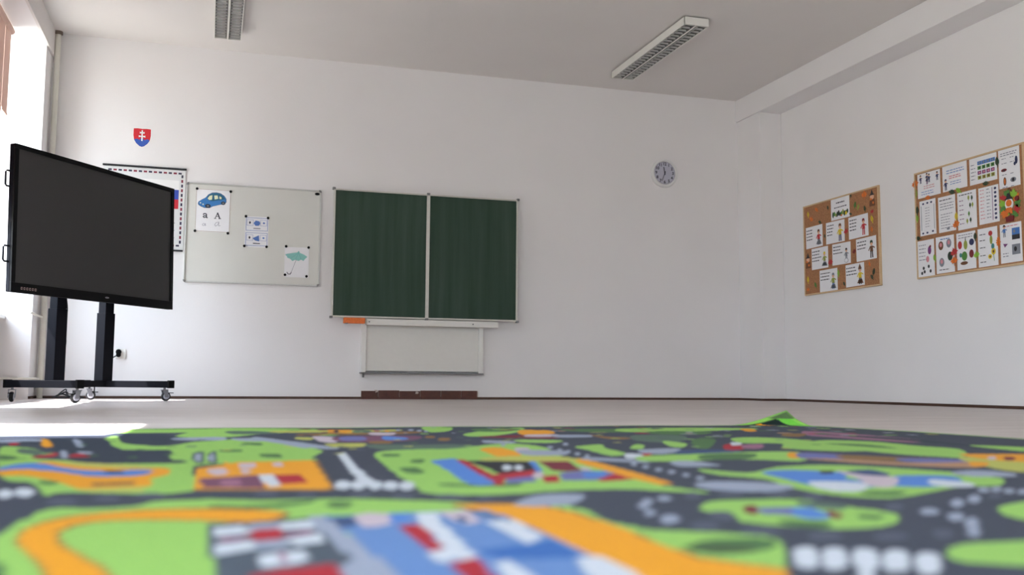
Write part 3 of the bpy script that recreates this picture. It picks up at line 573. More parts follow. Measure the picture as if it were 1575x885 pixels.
    I = np.arange(nx*ny).reshape(ny, nx); q = np.stack([I[:-1,:-1], I[:-1,1:], I[1:,1:], I[1:,:-1]], -1).reshape(-1,4)
    N = nx*ny; q2 = q[:, ::-1]+N
    def strip(a, b): return np.stack([a, b, b+N, a+N], -1)
    sd = np.concatenate([strip(I[0,1:], I[0,:-1]), strip(I[-1,:-1], I[-1,1:]), strip(I[:-1,0], I[1:,0]), strip(I[1:,-1], I[:-1,-1])])
    fs = np.concatenate([q, q2, sd]).astype(np.int32)
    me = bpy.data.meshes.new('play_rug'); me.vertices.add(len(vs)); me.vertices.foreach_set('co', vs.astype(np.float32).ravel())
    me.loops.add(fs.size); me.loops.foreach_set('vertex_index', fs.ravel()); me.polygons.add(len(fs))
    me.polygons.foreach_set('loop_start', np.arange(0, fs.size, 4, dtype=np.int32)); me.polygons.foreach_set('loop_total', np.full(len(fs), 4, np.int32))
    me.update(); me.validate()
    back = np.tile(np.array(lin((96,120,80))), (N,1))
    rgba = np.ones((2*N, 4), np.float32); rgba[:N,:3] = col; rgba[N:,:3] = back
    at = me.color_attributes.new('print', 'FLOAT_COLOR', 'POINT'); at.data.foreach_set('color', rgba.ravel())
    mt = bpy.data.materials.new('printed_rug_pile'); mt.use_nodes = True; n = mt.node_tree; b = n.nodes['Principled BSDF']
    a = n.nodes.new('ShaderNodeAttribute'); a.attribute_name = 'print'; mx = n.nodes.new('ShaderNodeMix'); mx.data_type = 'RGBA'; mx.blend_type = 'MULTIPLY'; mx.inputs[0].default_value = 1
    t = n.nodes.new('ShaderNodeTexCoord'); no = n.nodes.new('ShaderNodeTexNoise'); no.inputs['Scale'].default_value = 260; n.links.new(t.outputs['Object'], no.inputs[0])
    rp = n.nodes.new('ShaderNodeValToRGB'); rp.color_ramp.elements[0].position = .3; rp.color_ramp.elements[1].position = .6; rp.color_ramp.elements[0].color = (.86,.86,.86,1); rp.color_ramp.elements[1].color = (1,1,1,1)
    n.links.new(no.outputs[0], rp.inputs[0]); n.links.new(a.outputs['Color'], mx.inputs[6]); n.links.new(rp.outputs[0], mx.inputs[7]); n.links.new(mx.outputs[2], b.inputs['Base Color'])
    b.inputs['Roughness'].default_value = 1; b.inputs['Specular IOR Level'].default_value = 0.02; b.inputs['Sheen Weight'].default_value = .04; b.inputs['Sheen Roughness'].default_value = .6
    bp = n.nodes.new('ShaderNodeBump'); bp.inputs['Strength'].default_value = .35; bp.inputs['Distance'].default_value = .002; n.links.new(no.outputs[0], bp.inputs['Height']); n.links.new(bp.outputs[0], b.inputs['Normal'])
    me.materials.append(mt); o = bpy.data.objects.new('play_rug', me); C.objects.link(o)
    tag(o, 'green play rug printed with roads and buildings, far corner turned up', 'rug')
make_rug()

# ------------------------------------------------------------ interactive display on its wheeled stand
ang = math.atan2(.81, .585)
D = tag(empty('interactive_display', Matrix.Translation((-.83, -1.06, 0)) @ Matrix.Rotation(ang, 4, 'Z')), 'large black interactive display on a wheeled black stand by the windows', 'display')
M_scr = mat('dark_matt_screen', (54,54,55), .42, spec=.35)
u0, u1, zb, zt = -.848, .887, .764, 1.815
def lean(mb):      # the panel leans back a little on its bracket
    mb.v = [(a, b+(c-zb)*.03, c) for a, b, c in mb.v]; return mb
cs = MB(); lean(cs.box(u0, u1, 0.012, .048, zb, zt, M_blk)).build('rear_casing', D, .006)
fz = MB(); fz.box(u0, u1, -.004, .012, zb, zb+.068, M_blk2).box(u0, u1, -.004, .012, zt-.034, zt, M_blk2).box(u0, u0+.036, -.004, .012, zb+.068, zt-.034, M_blk2).box(u1-.036, u1, -.004, .012, zb+.068, zt-.034, M_blk2)
bz = lean(fz).build('bezel', D, .002)
mk = MB(); M_mark = mat('pale_print', (150,130,128), .6)
for i in range(6): mk.box(u0+.085+i*.025, u0+.099+i*.025, -.0055, -.004, zb+.022, zb+.04, M_mark)
for i in range(6): mk.box(u0+.088+i*.025, u0+.096+i*.025, -.0062, -.0055, zb+.027, zb+.035, M_blk2)
mk.build('port_markings', bz)
MB().ell(0,0,.022,.007,0,.0015,mat('grey_badge', (120,120,126), .4)).build('badge', D, mw=Matrix(((1,0,0,.09),(0,0,-1,-.004),(0,1,0,zb+.036),(0,0,0,1))))
lean(MB().box(u0+.036, u1-.036, .004, .012, zb+.068, zt-.034, M_scr)).build('screen', D)
for zc in (1.03, 1.56):
    lean(MB().tube([(u0+.002,.03,zc-.055),(u0-.035,.03,zc-.055),(u0-.045,.03,zc-.045),(u0-.045,.03,zc+.045),(u0-.035,.03,zc+.055),(u0+.002,.03,zc+.055)], .007, M_blk)).build('handle', D)
MB().box(-.36, .36, .056, .09, 1.0, 1.16, M_blk).box(-.36,.36,.068,.10,1.4,1.56,M_blk).box(-.06,.06,.07,.10,.95,1.6,M_blk).build('mounting_bracket', D, .004)
for s in (-.265, .245):
    p = MB().box(s-.055, s+.055, .09, .175, .155, .69, M_blk).box(s-.047, s+.047, .097, .168, .69, 1.5, M_blk)
    p.build('post', D, .003)
# base: two floor runners tied by a cross bar
MB().box(-.66, .27, .10, .17, .105, .155, M_blk).build('cross_bar', D, .003)
def runner(u, va, vb):
    o = MB().box(u-.03, u+.03, va, vb, .103, .155, M_blk).build('floor_runner', D, .003)
    MB().box(u-.033, u+.033, va-.012, va+.006, .10, .160, M_blk2).build('end_cap', o, .002)
    MB().box(u-.033, u+.033, vb-.006, vb+.012, .10, .158, M_blk2).build('end_cap', o, .002)
M_hub = mat('grey_wheel_hub', (178,182,196), .4); M_brk = mat('grey_steel', (130,132,140), .35, .6)
def caster(u, v, a):
    rt = empty('caster'); rt.parent = D; rt.location = (u, v, 0); rt.rotation_euler = (0,0,a)
    MB().lathe([(.001,-.014),(.026,-.014),(.034,-.010),(.037,0),(.034,.010),(.026,.014),(.001,.014)], M_rub, (0,0,.037), 'y', 24).build('tyre', rt)
    MB().lathe([(.001,-.0165),(.022,-.0165),(.025,-.013),(.025,.013),(.022,.0165),(.001,.0165)], M_hub, (0,0,.037), 'y', 20).build('hub', rt)
    fk = MB()
    for s in (-1, 1): fk.add([(-.014,s*.021,.03),(.014,s*.021,.03),(.03,s*.021,.088),(-.008,s*.021,.088),(-.014,s*.024,.03),(.014,s*.024,.03),(.03,s*.024,.088),(-.008,s*.024,.088)], [(0,1,2,3),(7,6,5,4),(0,4,5,1),(1,5,6,2),(2,6,7,3),(3,7,4,0)], M_brk)
    fk.box(-.01,.034,-.024,.024,.084,.09,M_brk).tube([(.012,0,.088),(.012,0,.104)],.009,M_brk)
    fk.build('fork', rt)
    MB().box(-.055,-.012,-.016,.016,.060,.066,M_blk2).build('brake_lever', rt)
runner(-.66, -.46, .17); runner(.27, -.49, .31)
caster(-.66, .13, .6); caster(-.66, -.43, -.3); caster(.27, .27, 2.3); caster(.27, -.45, 2.6)
# cables behind the left post and on the floor
def wig(p, n=6):
    p = [Vector(q) for q in p]; o = []
    for i in range(len(p)-1):
        a, b, c, d = p[max(i-1,0)], p[i], p[i+1], p[min(i+2,len(p)-1)]
        for j in range(n):
            t = j/n; o.append(.5*((2*b)+(c-a)*t+(2*a-5*b+4*c-d)*t*t+(3*b-a-3*c+d)*t**3))
    return o+[p[-1]]
MB().tube(wig([(-.175,.135,1.0),(-.185,.14,.82),(-.165,.14,.68),(-.195,.14,.56),(-.165,.14,.46),(-.175,.14,.34),(-.175,.14,.27),(-.195,.14,.17)]), .0055, M_blk2, 8).build('power_cable', D)
MB().tube(wig([(-.185,.145,.95),(-.175,.15,.8),(-.18,.15,.6),(-.158,.15,.5),(-.19,.15,.4),(-.16,.15,.3),(-.195,.15,.17)]), .0045, M_blk2, 8).build('signal_cable', D)

# ------------------------------------------------------------ left corner: pipes, blinds, sockets
rs = empty('heating_riser', loc=(-1.357,-.055,0)); tag(rs, 'cream heating riser pipe standing in the front left corner', 'pipe')
MB().tube([(0,0,.0),(0,0,H)], .024, M_pipe, 20).build('riser_pipe', rs)
MB().lathe([(.025,H-.03),(.036,H-.026),(.036,H-.001)], mat('ceiling_rosette', (120,104,92), .6)).build('ceiling_collar', rs)
MB().tube([(0,0,ZS+.01),(-.012,-.02,ZS+.01),(-.012,-.6,ZS+.012)], .010, M_pipe, 12).build('branch_pipe', rs)
MB().tube([(0,0,.165),(-.012,-.02,.165),(-.012,-.29,.165),(-.2,-.34,.165),(-.45,-.34,.165)], .011, M_pipe, 12).build('branch_pipe', rs)
ra = empty('radiator', loc=(-1.74,-2.1,0)); tag(ra, 'white ribbed radiator in the recess below the window sill', 'radiator')
rb = MB()
for i in range(26): rb.box(-.035,.035,-.9+i*.076,-.84+i*.076,.12,.60,M_white)
rb.build('ribs', ra, .008); MB().box(-.02,.02,-.9,1.06,.14,.17,M_white).box(-.02,.02,-.9,1.06,.55,.58,M_white).build('header_pipe', ra)
def blind(y0_, y1_, zbot, M, label, xb=-1.60):
    o = empty('roller_blind', loc=(xb, 0, 0)); tag(o, label, 'blind')
    MB().tube([(0,y0_,2.93),(0,y1_,2.93)], .028, M, 16).build('roller_tube', o)
    MB().box(-.0015,.0015,y0_+.002,y1_-.002,zbot,2.93,M).build('fabric', o)
    MB().box(-.006,.006,y0_+.01,y1_-.01,zbot-.022,zbot,M).build('bottom_bar', o)
blind(-.985, -.755, 2.26, M_pink, 'narrow pinkish beige roller blind, pulled partly down at the front window')
blind(-3.04, -.99, 1.30, M_pink, 'wide pinkish beige roller blind, added unseen beside the narrow front one to cut sun and sky')  # out of view, added to hold back sun and skylight here
blind(-6.41, -5.16, 2.26, M_pink, 'pinkish beige roller blind, barely lowered in the narrow window')
blind(-13.58, -8.42, 2.26, M_blind, 'white roller blind, rolled up high in the added rear window')
so = tag(empty('wall_socket', front(-.735, .388)), 'white wall socket plate low on the front wall', 'socket')
MB().box(-.043,.043,-.043,.043,0,.012,M_white).build('cover_plate', so, .004)
pl = tag(empty('power_plug', front(-.762, .392, -.012)), 'black power plug with short cord in the wall socket', 'plug')
MB().lathe([(.001,0),(.022,0),(.024,.02),(.018,.035),(.001,.036)], M_blk2, (.012,.012,.001), 'z', 20).ell(.012,-.014,.02,.02,.0,.03,M_blk2).build('plug_body', pl, .002)
MB().tube(wig([(.008,-.015,.03),(-.05,-.05,.045),(-.10,-.08,.05),(-.15,-.12,.04),(-.165,-.2,.04),(-.165,-.30,.05),(-.165,-.375,.06)]), .005, M_blk2, 8).build('cord', pl)
cc = MB(); 
cc.tube(wig([(-.07,.0,.012),(-.03,.03,.03),(.02,.01,.055),(.05,-.03,.05),(.04,-.05,.015),(-.01,-.03,.012),(-.05,.01,.02),(0,.04,.04),(.06,.03,.02),(.11,0,.012),(.17,.02,.01)]), .006, M_rub, 8)
cc.tube(wig([(-.05,-.02,.01),(0,.0,.06),(.03,.02,.08),(.035,.0,.05),(.06,-.03,.01)]), .005, M_rub, 8)
co = cc.build('cable_coil'); co.location = (-1.16, -.25, 0); tag(co, 'small loose coil of dark cable on the floor under the display', 'cable')

# ------------------------------------------------------------ things on the front wall
em = tag(MB().rect(-.117,.117,-.152,.152,0,.001,mat('glossy_paper', (234,232,233), .6)).build('emblem_print', mw=front(-.638, 2.322, -.0005)), 'white sheet with a red, white and blue shield high on the wall', 'print')
sh = MB(); M_red = mat('flag_red', (206,36,48), .55); M_blu = mat('flag_blue', (46,84,170), .55); M_w2 = mat('flag_white', (240,240,240), .55)
def shield(s):
    pts = [(-.076,.085),(-.04,.088),(0,.085),(.04,.088),(.076,.085),(.077,.02),(.070,-.02),(.05,-.055),(.022,-.08),(0,-.088),(-.022,-.08),(-.05,-.055),(-.070,-.02),(-.077,.02)]
    return [(x*s, y*s) for x, y in pts]
sh.prism(shield(1), .001, .0014, M_w2).prism(shield(.95), .0014, .0018, M_red)
cross = MB(); cross.rect(-.006,.006,-.03,.068,.0018,.0026,M_w2)
for z_, ww in ((.045,.022),(.012,.030)):
    cross.prism([(-ww,z_+.008),(-ww+.004,z_),(-ww,z_-.008),(0,z_-.005),(ww,z_-.008),(ww-.004,z_),(ww,z_+.008),(0,z_+.005)], .0018, .0026, M_w2)
hills = MB(); hills.prism([(-.066,-.022),(-.052,-.012),(-.036,-.012),(-.022,-.022),(-.016,-.012),(-.008,-.004),(0,-.002),(.008,-.004),(.016,-.012),(.022,-.022),(.036,-.012),(.052,-.012),(.066,-.022),(.047,-.052),(.02,-.076),(0,-.083),(-.02,-.076),(-.047,-.052)], .0018, .0024, M_blu)
s_o = sh.build('shield', em); s_o.location = (0, -.002, 0); cross.build('double_cross', s_o); hills.build('blue_hills', s_o)

po = tag(empty('hanging_wall_chart', front(-.60, 1.68)), 'hanging wall chart with dashed border behind the display', 'wall chart')
MB().rect(-.345,.345,-.355,.365,.006,.008,mat('chart_paper', (224,225,226), .6)).build('chart_sheet', po)
MB().tube([(-.352,.375,.012),(.352,.375,.012)], .009, M_rub, 10).build('top_rod', po)
MB().tube([(-.345,-.365,.010),(.345,-.365,.010)], .008, M_rub, 10).build('bottom_rod', po)
ds = MB(); M_dred = mat('chart_dark_red', (132,40,62), .6); M_navy = mat('chart_navy', (44,38,70), .6)
n_ = 15
for i in range(n_):
    xx = -.315+.63*(i+.25)/n_
    for yy in (.335,-.32): ds.rect(xx,xx+.028,yy-.008,yy+.008,.008,.009, M_dred if i%2 else M_navy)
for i in range(15):
    yy = -.30+.62*i/14.6
    for xx in (-.318,.318): ds.rect(xx-.008,xx+.008,yy-.0,yy+.027,.008,.009, M_dred if i%2 else M_navy)
ds.build('dashed_border', po)
fl = MB(); fl.rect(-.17,.292,.185,.27,.008,.009,M_w2).rect(-.17,.292,.098,.185,.008,.009,mat('chart_blue', (52,78,176), .6)).rect(-.17,.292,.012,.098,.008,.009,mat('chart_red', (204,44,58), .6)); fl.build('striped_flag', po)
tx = MB()
for i in range(7): tx.rect(-.25,.27-.05*(i%3),-.12-i*.022,-.115-i*.022,.008,.0085,M_gink)
tx.build('printed_text', po)

# whiteboard
wb = tag(empty('whiteboard', front(.3565, 1.489)), 'grey white magnetic board with rounded aluminium frame', 'whiteboard')
M_wbs = mat('whiteboard_enamel', (214,214,209), .3, noise=.02, scale=3); hw, hh = .60, .452
MB().rect(-hw+.008,hw-.008,-hh+.008,hh-.008,.002,.014,M_wbs).build('writing_surface', wb)
fr = MB()
fr.rect(-hw+.02,hw-.02,hh-.014,hh,0,.022,M_alu).rect(-hw+.02,hw-.02,-hh,-hh+.014,0,.022,M_alu).rect(-hw,-hw+.014,-hh+.02,hh-.02,0,.022,M_alu).rect(hw-.014,hw,-hh+.02,hh-.02,0,.022,M_alu)
fr.build('frame', wb, .003)
for sx in (-1,1):
    for sy in (-1,1):
        pts = []
        for i in range(7):
            a = PI/2*i/6; pts.append((sx*(hw-.022+.024*math.cos(a)), sy*(hh-.022+.024*math.sin(a))))
        for i in range(6,-1,-1):
            a = PI/2*i/6; pts.append((sx*(hw-.022+.006*math.cos(a)), sy*(hh-.022+.006*math.sin(a))))
        MB().prism(pts, 0, .024, M_grey).build('corner_cap', wb)
# sheets on the whiteboard
YW = -.0145
M_tan = mat('tan_line', (170,150,130), .6)
def sheet_px(x0,x1,y0,y1,W_,H_): return lambda px,py: ((px-(x0+x1)/2)/(x1-x0)*W_, -(py-(y0+y1)/2)/(y1-y0)*H_)
cs_ = tag(MB().rect(-.151,.151,-.197,.197,0,.001,M_paper).build('car_letter_sheet', mw=front(-.008,1.694,YW)), 'white sheet with a blue car above the letters a and A', 'paper sheet')
f = sheet_px(155,388,145,465,.302,.394)
ed = MB(); ed.line([(-.148,-.192),(-.148,.192),(.148,.192),(.148,-.192),(-.148,-.192)], .004, .001, .0014, M_tan); ed.build('border_line', cs_)
cr_ = MB(); M_cb = mat('car_blue', (52,120,186), .55); M_ct = mat('car_teal', (34,98,128), .55); M_dk = mat('drawing_outline', (24,40,62), .6); M_cream = mat('cream_print', (222,226,190), .6)
body = [(172,255),(176,242),(200,224),(220,212),(238,188),(262,174),(290,171),(318,176),(342,192),(356,214),(357,236),(345,254),(320,256),(300,262),(268,272),(250,284),(215,285),(192,276),(176,266)]
cxb, cyb = 265, 228
cr_.prism([f(cxb+(x-cxb)*1.03, cyb+(y-cyb)*1.05) for x, y in body], .001, .0014, M_dk)
cr_.prism([f(x,y) for x,y in body], .0014, .0018, M_cb)
cr_.prism([f(x,y) for x,y in [(228,208),(240,190),(264,176),(290,173),(316,178),(338,194),(350,214),(330,222),(300,228),(262,236),(236,228)]], .0018, .0021, M_ct)
for wn in ([(232,216),(246,196),(264,190),(262,224),(244,228)], [(276,192),(298,190),(304,214),(280,222)], [(310,196),(324,200),(326,216),(312,216)]): cr_.prism([f(x,y) for x,y in wn], .0021, .0024, M_cream)
for (a,b,rx,ry) in ((236,272,19,14),(338,246,15,13)):
    c0 = f(a,b); cr_.ell(c0[0],c0[1],rx/233*.302,ry/320*.394,.0021,.0026,M_dk); cr_.ell(c0[0],c0[1],rx*.45/233*.302,ry*.45/320*.394,.0026,.003,M_grey)
for (a,b) in ((186,252),(204,262)): c0 = f(a,b); cr_.ell(c0[0],c0[1],.006,.006,.0018,.0024,M_cream)
cr_.build('car_picture', cs_)
lt = MB()
# serif letters built from strokes
x_, y_ = f(220,345)
lt.line([(x_-.016,y_+.010),(x_-.008,y_+.018),(x_+.006,y_+.018),(x_+.012,y_+.010),(x_+.012,y_-.016),(x_+.02,y_-.018)],.009,.001,.0016,M_ink).line([(x_+.012,y_+.002),(x_-.01,y_-.002),(x_-.016,y_-.010),(x_-.008,y_-.018),(x_+.012,y_-.010)],.008,.001,.0016,M_ink)
x_, y_ = f(303,342)
lt.line([(x_-.020,y_-.024),(x_,y_+.026)],.006,.001,.0016,M_ink).line([(x_,y_+.026),(x_+.020,y_-.024)],.011,.001,.0016,M_ink).line([(x_-.012,y_-.006),(x_+.013,y_-.006)],.005,.001,.0016,M_ink).line([(x_-.028,y_-.025),(x_-.012,y_-.025)],.005,.001,.0016,M_ink).line([(x_+.010,y_-.025),(x_+.030,y_-.025)],.005,.001,.0016,M_ink)
lt.build('printed_letters', cs_)
sl = MB(); x_, y_ = f(215,413)
sl.line([(x_+.008,y_+.010),(x_-.006,y_+.012),(x_-.014,y_),(x_-.008,y_-.010),(x_+.004,y_-.002),(x_+.012,y_+.012),(x_+.008,y_-.008),(x_+.018,y_-.004)],.0028,.001,.0016,M_gink)
x_, y_ = f(303,405)
sl.line([(x_+.008,y_+.022),(x_-.012,y_+.014),(x_-.022,y_-.006),(x_-.014,y_-.018),(x_+.004,y_-.006),(x_+.014,y_+.024),(x_+.012,y_-.014),(x_+.028,y_-.010)],.003,.001,.0016,M_gink)
sl.build('script_letters', cs_)
md = tag(MB().rect(-.105,.105,-.1425,.1425,0,.001,M_paper).build('picture_card_sheet', mw=front(.381,1.519,YW)), 'sheet with two blue framed picture cards in the middle of the whiteboard', 'paper sheet')
M_lb = mat('card_blue', (120,140,196), .6); M_pb = mat('picture_blue', (84,120,190), .6)
for k, yc in enumerate((.07,-.068)):
    c_ = MB(); c_.line([(-.095,yc-.058),(-.095,yc+.058),(.095,yc+.058),(.095,yc-.058),(-.095,yc-.058)], .004, .001, .0015, M_lb)
    for sx in (-1,1): c_.line([(sx*.06-.028,yc-.012),(sx*.06-.028,yc+.04),(sx*.06+.028,yc+.04),(sx*.06+.028,yc-.012),(sx*.06-.028,yc-.012)], .0025, .001, .0015, M_lb)
    c_.prism([(-.03,yc+.01),(-.012,yc+.035),(.02,yc+.03),(.03,yc+.012),(.018,yc-.012),(-.012,yc-.014)] if k == 0 else [(-.035,yc+.008),(.02,yc+.038),(.026,yc-.018),(-.01,yc-.012)], .001, .0016, M_pb)
    c_.ell(-.062,yc+.014,.008,.012,.001,.0016,M_ink).ell(.062,yc+.014,.010,.008,.001,.0016,M_pb).rect(-.03,.032,yc-.042,yc-.034,.001,.0016,M_ink if k else M_gink)
    c_.build('picture_card', md)
ub = tag(MB().rect(-.11,.11,-.14,.14,0,.001,M_paper).build('umbrella_sheet', mw=front(.747,1.255,YW)), 'white sheet with a teal umbrella drawing at the board corner', 'paper sheet')
f = sheet_px(785,948,560,780,.22,.28); M_teal = mat('umbrella_teal', (136,196,190), .6); M_teal2 = mat('umbrella_teal_dark', (96,168,164), .6)
um = MB(); um.prism([f(*p) for p in [(788,618),(800,612),(835,604),(868,598),(880,585),(886,600),(915,612),(938,628),(925,640),(912,658),(896,650),(878,660),(858,652),(838,662),(822,646),(804,640),(800,628)]], .001, .0016, M_teal)
for a in ((822,646),(858,652),(896,650)): um.line([f(878,600), f(*a)], .002, .0016, .002, M_teal2)
um.line([f(862,655), f(832,745)], .003, .001, .0016, M_gink); um.line([f(832,745), f(826,758), f(812,758), f(803,745)], .006, .001, .0018, M_ink)
um.build('umbrella_picture', ub)
# magnets
mg = [(-.152,1.887,'top left corner of the car sheet'),(.141,1.878,'top right corner of the car sheet'),(-.157,1.502,'bottom left corner of the car sheet'),(.128,1.494,'bottom right corner of the car sheet'),
      (.282,1.659,'top left corner of the picture card sheet'),(.479,1.653,'top right corner of the picture card sheet'),(.276,1.385,'bottom left corner of the picture card sheet'),(.473,1.386,'bottom right corner of the picture card sheet'),
      (.648,1.399,'top left corner of the umbrella sheet'),(.852,1.397,'top right corner of the umbrella sheet'),(.645,1.135,'bottom left corner of the umbrella sheet'),(.84,1.128,'bottom right corner of the umbrella sheet')]
for x_, z_, t_ in mg:
    tag(MB().lathe([(.001,0),(.012,0),(.012,.005),(.010,.0075),(.001,.008)], M_blk2, (0,0,0), 'z', 16).build('magnet', mw=front(x_, z_, YW-.0018)), 'black round magnet at the '+t_, 'magnet', 'round magnets on the whiteboard')
tag(MB().ell(0,0,.022,.012,0,.008,M_blk2).build('oval_magnet', mw=front(.918,1.905,YW)), 'black oval magnet alone in the upper right board corner', 'magnet')

# chalkboard
YC = -.10
ck = tag(empty('chalkboard', front(1.9595, 1.352, YC)), 'double green chalkboard with aluminium frame and white tray', 'chalkboard')
def chalk_mat():
    mt = bpy.data.materials.new('green_chalkboard'); mt.use_nodes = True; n = mt.node_tree; b = n.nodes['Principled BSDF']
    t = n.nodes.new('ShaderNodeTexCoord'); mp = n.nodes.new('ShaderNodeMapping'); mp.inputs['Scale'].default_value = (9, .5, 1); n.links.new(t.outputs['Object'], mp.inputs[0])
    no = n.nodes.new('ShaderNodeTexNoise'); no.inputs['Scale'].default_value = 1.2; no.inputs['Detail'].default_value = 5; n.links.new(mp.outputs[0], no.inputs[0])
    rp = n.nodes.new('ShaderNodeValToRGB'); rp.color_ramp.elements[0].position = .35; rp.color_ramp.elements[1].position = .8
    rp.color_ramp.elements[0].color = (*lin((38,62,48)),1); rp.color_ramp.elements[1].color = (*lin((62,80,70)),1)
    n.links.new(no.outputs[0], rp.inputs[0]); n.links.new(rp.outputs[0], b.inputs['Base Color']); b.inputs['Roughness'].default_value = .55; b.inputs['Specular IOR Level'].default_value = .3
    return mt
M_ch = chalk_mat(); cw, chh = .8965, .600
M_chf = mat('pale_aluminium', (206,204,198), .4, .3, noise=.03, scale=30)
for a, b in ((-cw+.016,-.016),(.016,cw-.016)): MB().rect(a,b,-chh+.014,chh-.014,-.012,0,M_ch).build('green_panel', ck)
fr = MB(); fr.rect(-cw,cw,chh-.014,chh,-.03,.012,M_chf).rect(-cw,cw,-chh,-chh+.016,-.03,.012,M_chf).rect(-cw,-cw+.016,-chh+.016,chh-.014,-.03,.012,M_chf).rect(cw-.016,cw,-chh+.016,chh-.014,-.03,.012,M_chf).rect(-.016,.016,-chh+.016,chh-.014,-.012,.012,M_chf)
fr.build('frame', ck, .002)
MB().rect(-cw+.01,cw-.01,-chh+.01,chh-.01,-.028,-.012,M_white).build('back_board', ck)
for x_ in (-cw, 0, cw):
    for y_ in (-chh, chh): MB().rect(x_-.014,x_+.014,y_-.010,y_+.012,-.02,.017,M_grey).build('corner_clip', ck, .003)
tr = MB(); M_tray = mat('white_tray', (226,224,219), .4)
tr.rect(1.315-1.9595+.075,2.650-1.9595,-chh-.066,-chh-.010,.05,.054,M_tray).rect(1.315-1.9595+.075,2.650-1.9595,-chh-.066,-chh-.060,-.02,.05,M_tray).rect(1.315-1.9595+.075,2.650-1.9595,-chh-.060,-chh-.004,-.02,-.014,M_tray)
t0 = tr.build('chalk_tray', ck, .002)
for x_ in (-.55, .44): MB().ell(x_,-chh-.038,.007,.007,.054,.057,M_grey).build('tray_screw', t0)
pn = MB()
for x_ in (-.583, .545): pn.rect(x_-.022,x_+.022,-1.105,.5,-.098,-.03,M_white)
pn.build('wall_rail', ck, .003)
MB().rect(-.561,.523,-1.09,-.55,-.098,-.05,mat('rail_cover_paint', (226,224,219), .5)).build('cover_panel', ck, .003)
MB().rect(-.61,.572,-1.115,-1.103,-.099,-.02,M_grey).build('bottom_edge', ck, .001)
MB().rect(-.585,-.567,-1.15,-1.115,-.095,-.075,M_grey).build('small_bracket', ck)
sg = MB(); M_or = mat('orange_sponge', (230,120,62), .8, noise=.12, scale=60, bump=.4)
sg.rect(-.098,.098,-.026,.026,-.03,.03,M_or)
so_ = sg.build('chalkboard_sponge', mw=front(1.272, .722, -.135), bevel=.006); tag(so_, 'orange sponge block resting at the left end of the chalk tray', 'sponge')
MB().rect(-.085,-.06,-.03,-.024,-.02,.032,M_grey).build('clip', so_)

# wall clock
kl = tag(empty('wall_clock', front(4.477, 2.35)), 'round white wall clock with dark numerals and hands', 'clock')
MB().lathe([(.001,0),(.150,0),(.152,.012),(.146,.034),(.132,.040),(.122,.036),(.120,.026)], mat('clock_rim', (226,226,226), .35), n=48).build('rim', kl)
MB().lathe([(.001,.026),(.122,.026)], mat('clock_dial', (188,188,204), .5), n=48).build('dial', kl)
nm_ = MB(); M_num = mat('clock_ink', (44,42,58), .6)
for i in range(1, 13):
    a = PI/2-i*PI/6; text_into(nm_, str(i), .095*math.cos(a), .095*math.sin(a), .042, .0262, .0272, M_num, bold=.0012)
for i in range(60):
    a = 2*PI*i/60; c_, s_ = math.cos(a), math.sin(a); nm_.line([(c_*.113,s_*.113),(c_*.119,s_*.119)], .003, .0262, .0268, M_num)
nm_.build('numerals', kl)
def hand(name, ang_, L, wd, z): MB().line([(-math.sin(ang_)*.018,-math.cos(ang_)*.018),(math.sin(ang_)*L,math.cos(ang_)*L)], wd, z, z+.0015, M_num).build(name, kl)
hand('hour_hand', -.18, .062, .009, .029); hand('minute_hand', 2*PI*33.5/60, .088, .006, .032)
MB().lathe([(.001,.027),(.007,.027),(.007,.036),(.001,.037)], M_num).build('hand_hub', kl)

# ------------------------------------------------------------ cork boards on the right wall
M_cork = mat('cork', (166,118,82), .9, noise=.22, scale=90, bump=.3); M_pine = mat('pine_frame', (206,176,138), .5, noise=.08, scale=14, stretch=(1,8,1))
def cork(yc, zc, w_, h_, label):
    o = tag(empty('cork_board', right(yc, zc)), label, 'cork board'); a, b = w_/2, h_/2
    MB().rect(-a+.01,a-.01,-b+.01,b-.01,.002,.016,M_cork).build('cork_surface', o)
    MB().rect(-a,a,b-.014,b,0,.022,M_pine).rect(-a,a,-b,-b+.014,0,.022,M_pine).rect(-a,-a+.014,-b+.014,b-.014,0,.022,M_pine).rect(a-.014,a,-b+.014,b-.014,0,.022,M_pine).build('frame', o, .002)
cork(-1.428, 1.4765, 1.155, .887, 'cork board with nine landscape sheets and bare brown cork, near the column')
cork(-3.055, 1.4825, 1.165, .887, 'cork board packed with thirteen sheets and a wreath, further from the column')
XB = 5.6-.0165
M_skin = mat('print_skin', (226,178,146), .6)
def cm(n, c): return mat('print_'+n, c, .6)
COL = dict(red=cm('red',(186,48,52)), navy=cm('navy',(42,48,92)), brown=cm('brown',(110,70,44)), green=cm('green',(78,134,60)), dgreen=cm('dark_green',(34,66,44)), yellow=cm('yellow',(222,196,50)), orange=cm('orange',(222,116,40)),
           blue=cm('blue',(70,120,190)), teal=cm('teal',(60,130,130)), purple=cm('purple',(120,60,120)), grey=cm('grey',(130,134,144)), pink=cm('pink',(214,140,150)), olive=cm('olive',(150,160,70)), black=cm('black',(40,38,44)), lime=cm('lime',(140,190,60)), dred=cm('dark_red',(120,30,36)))
Z0, Z1, Z2, Z3 = .0012, .0016, .0021, .0026
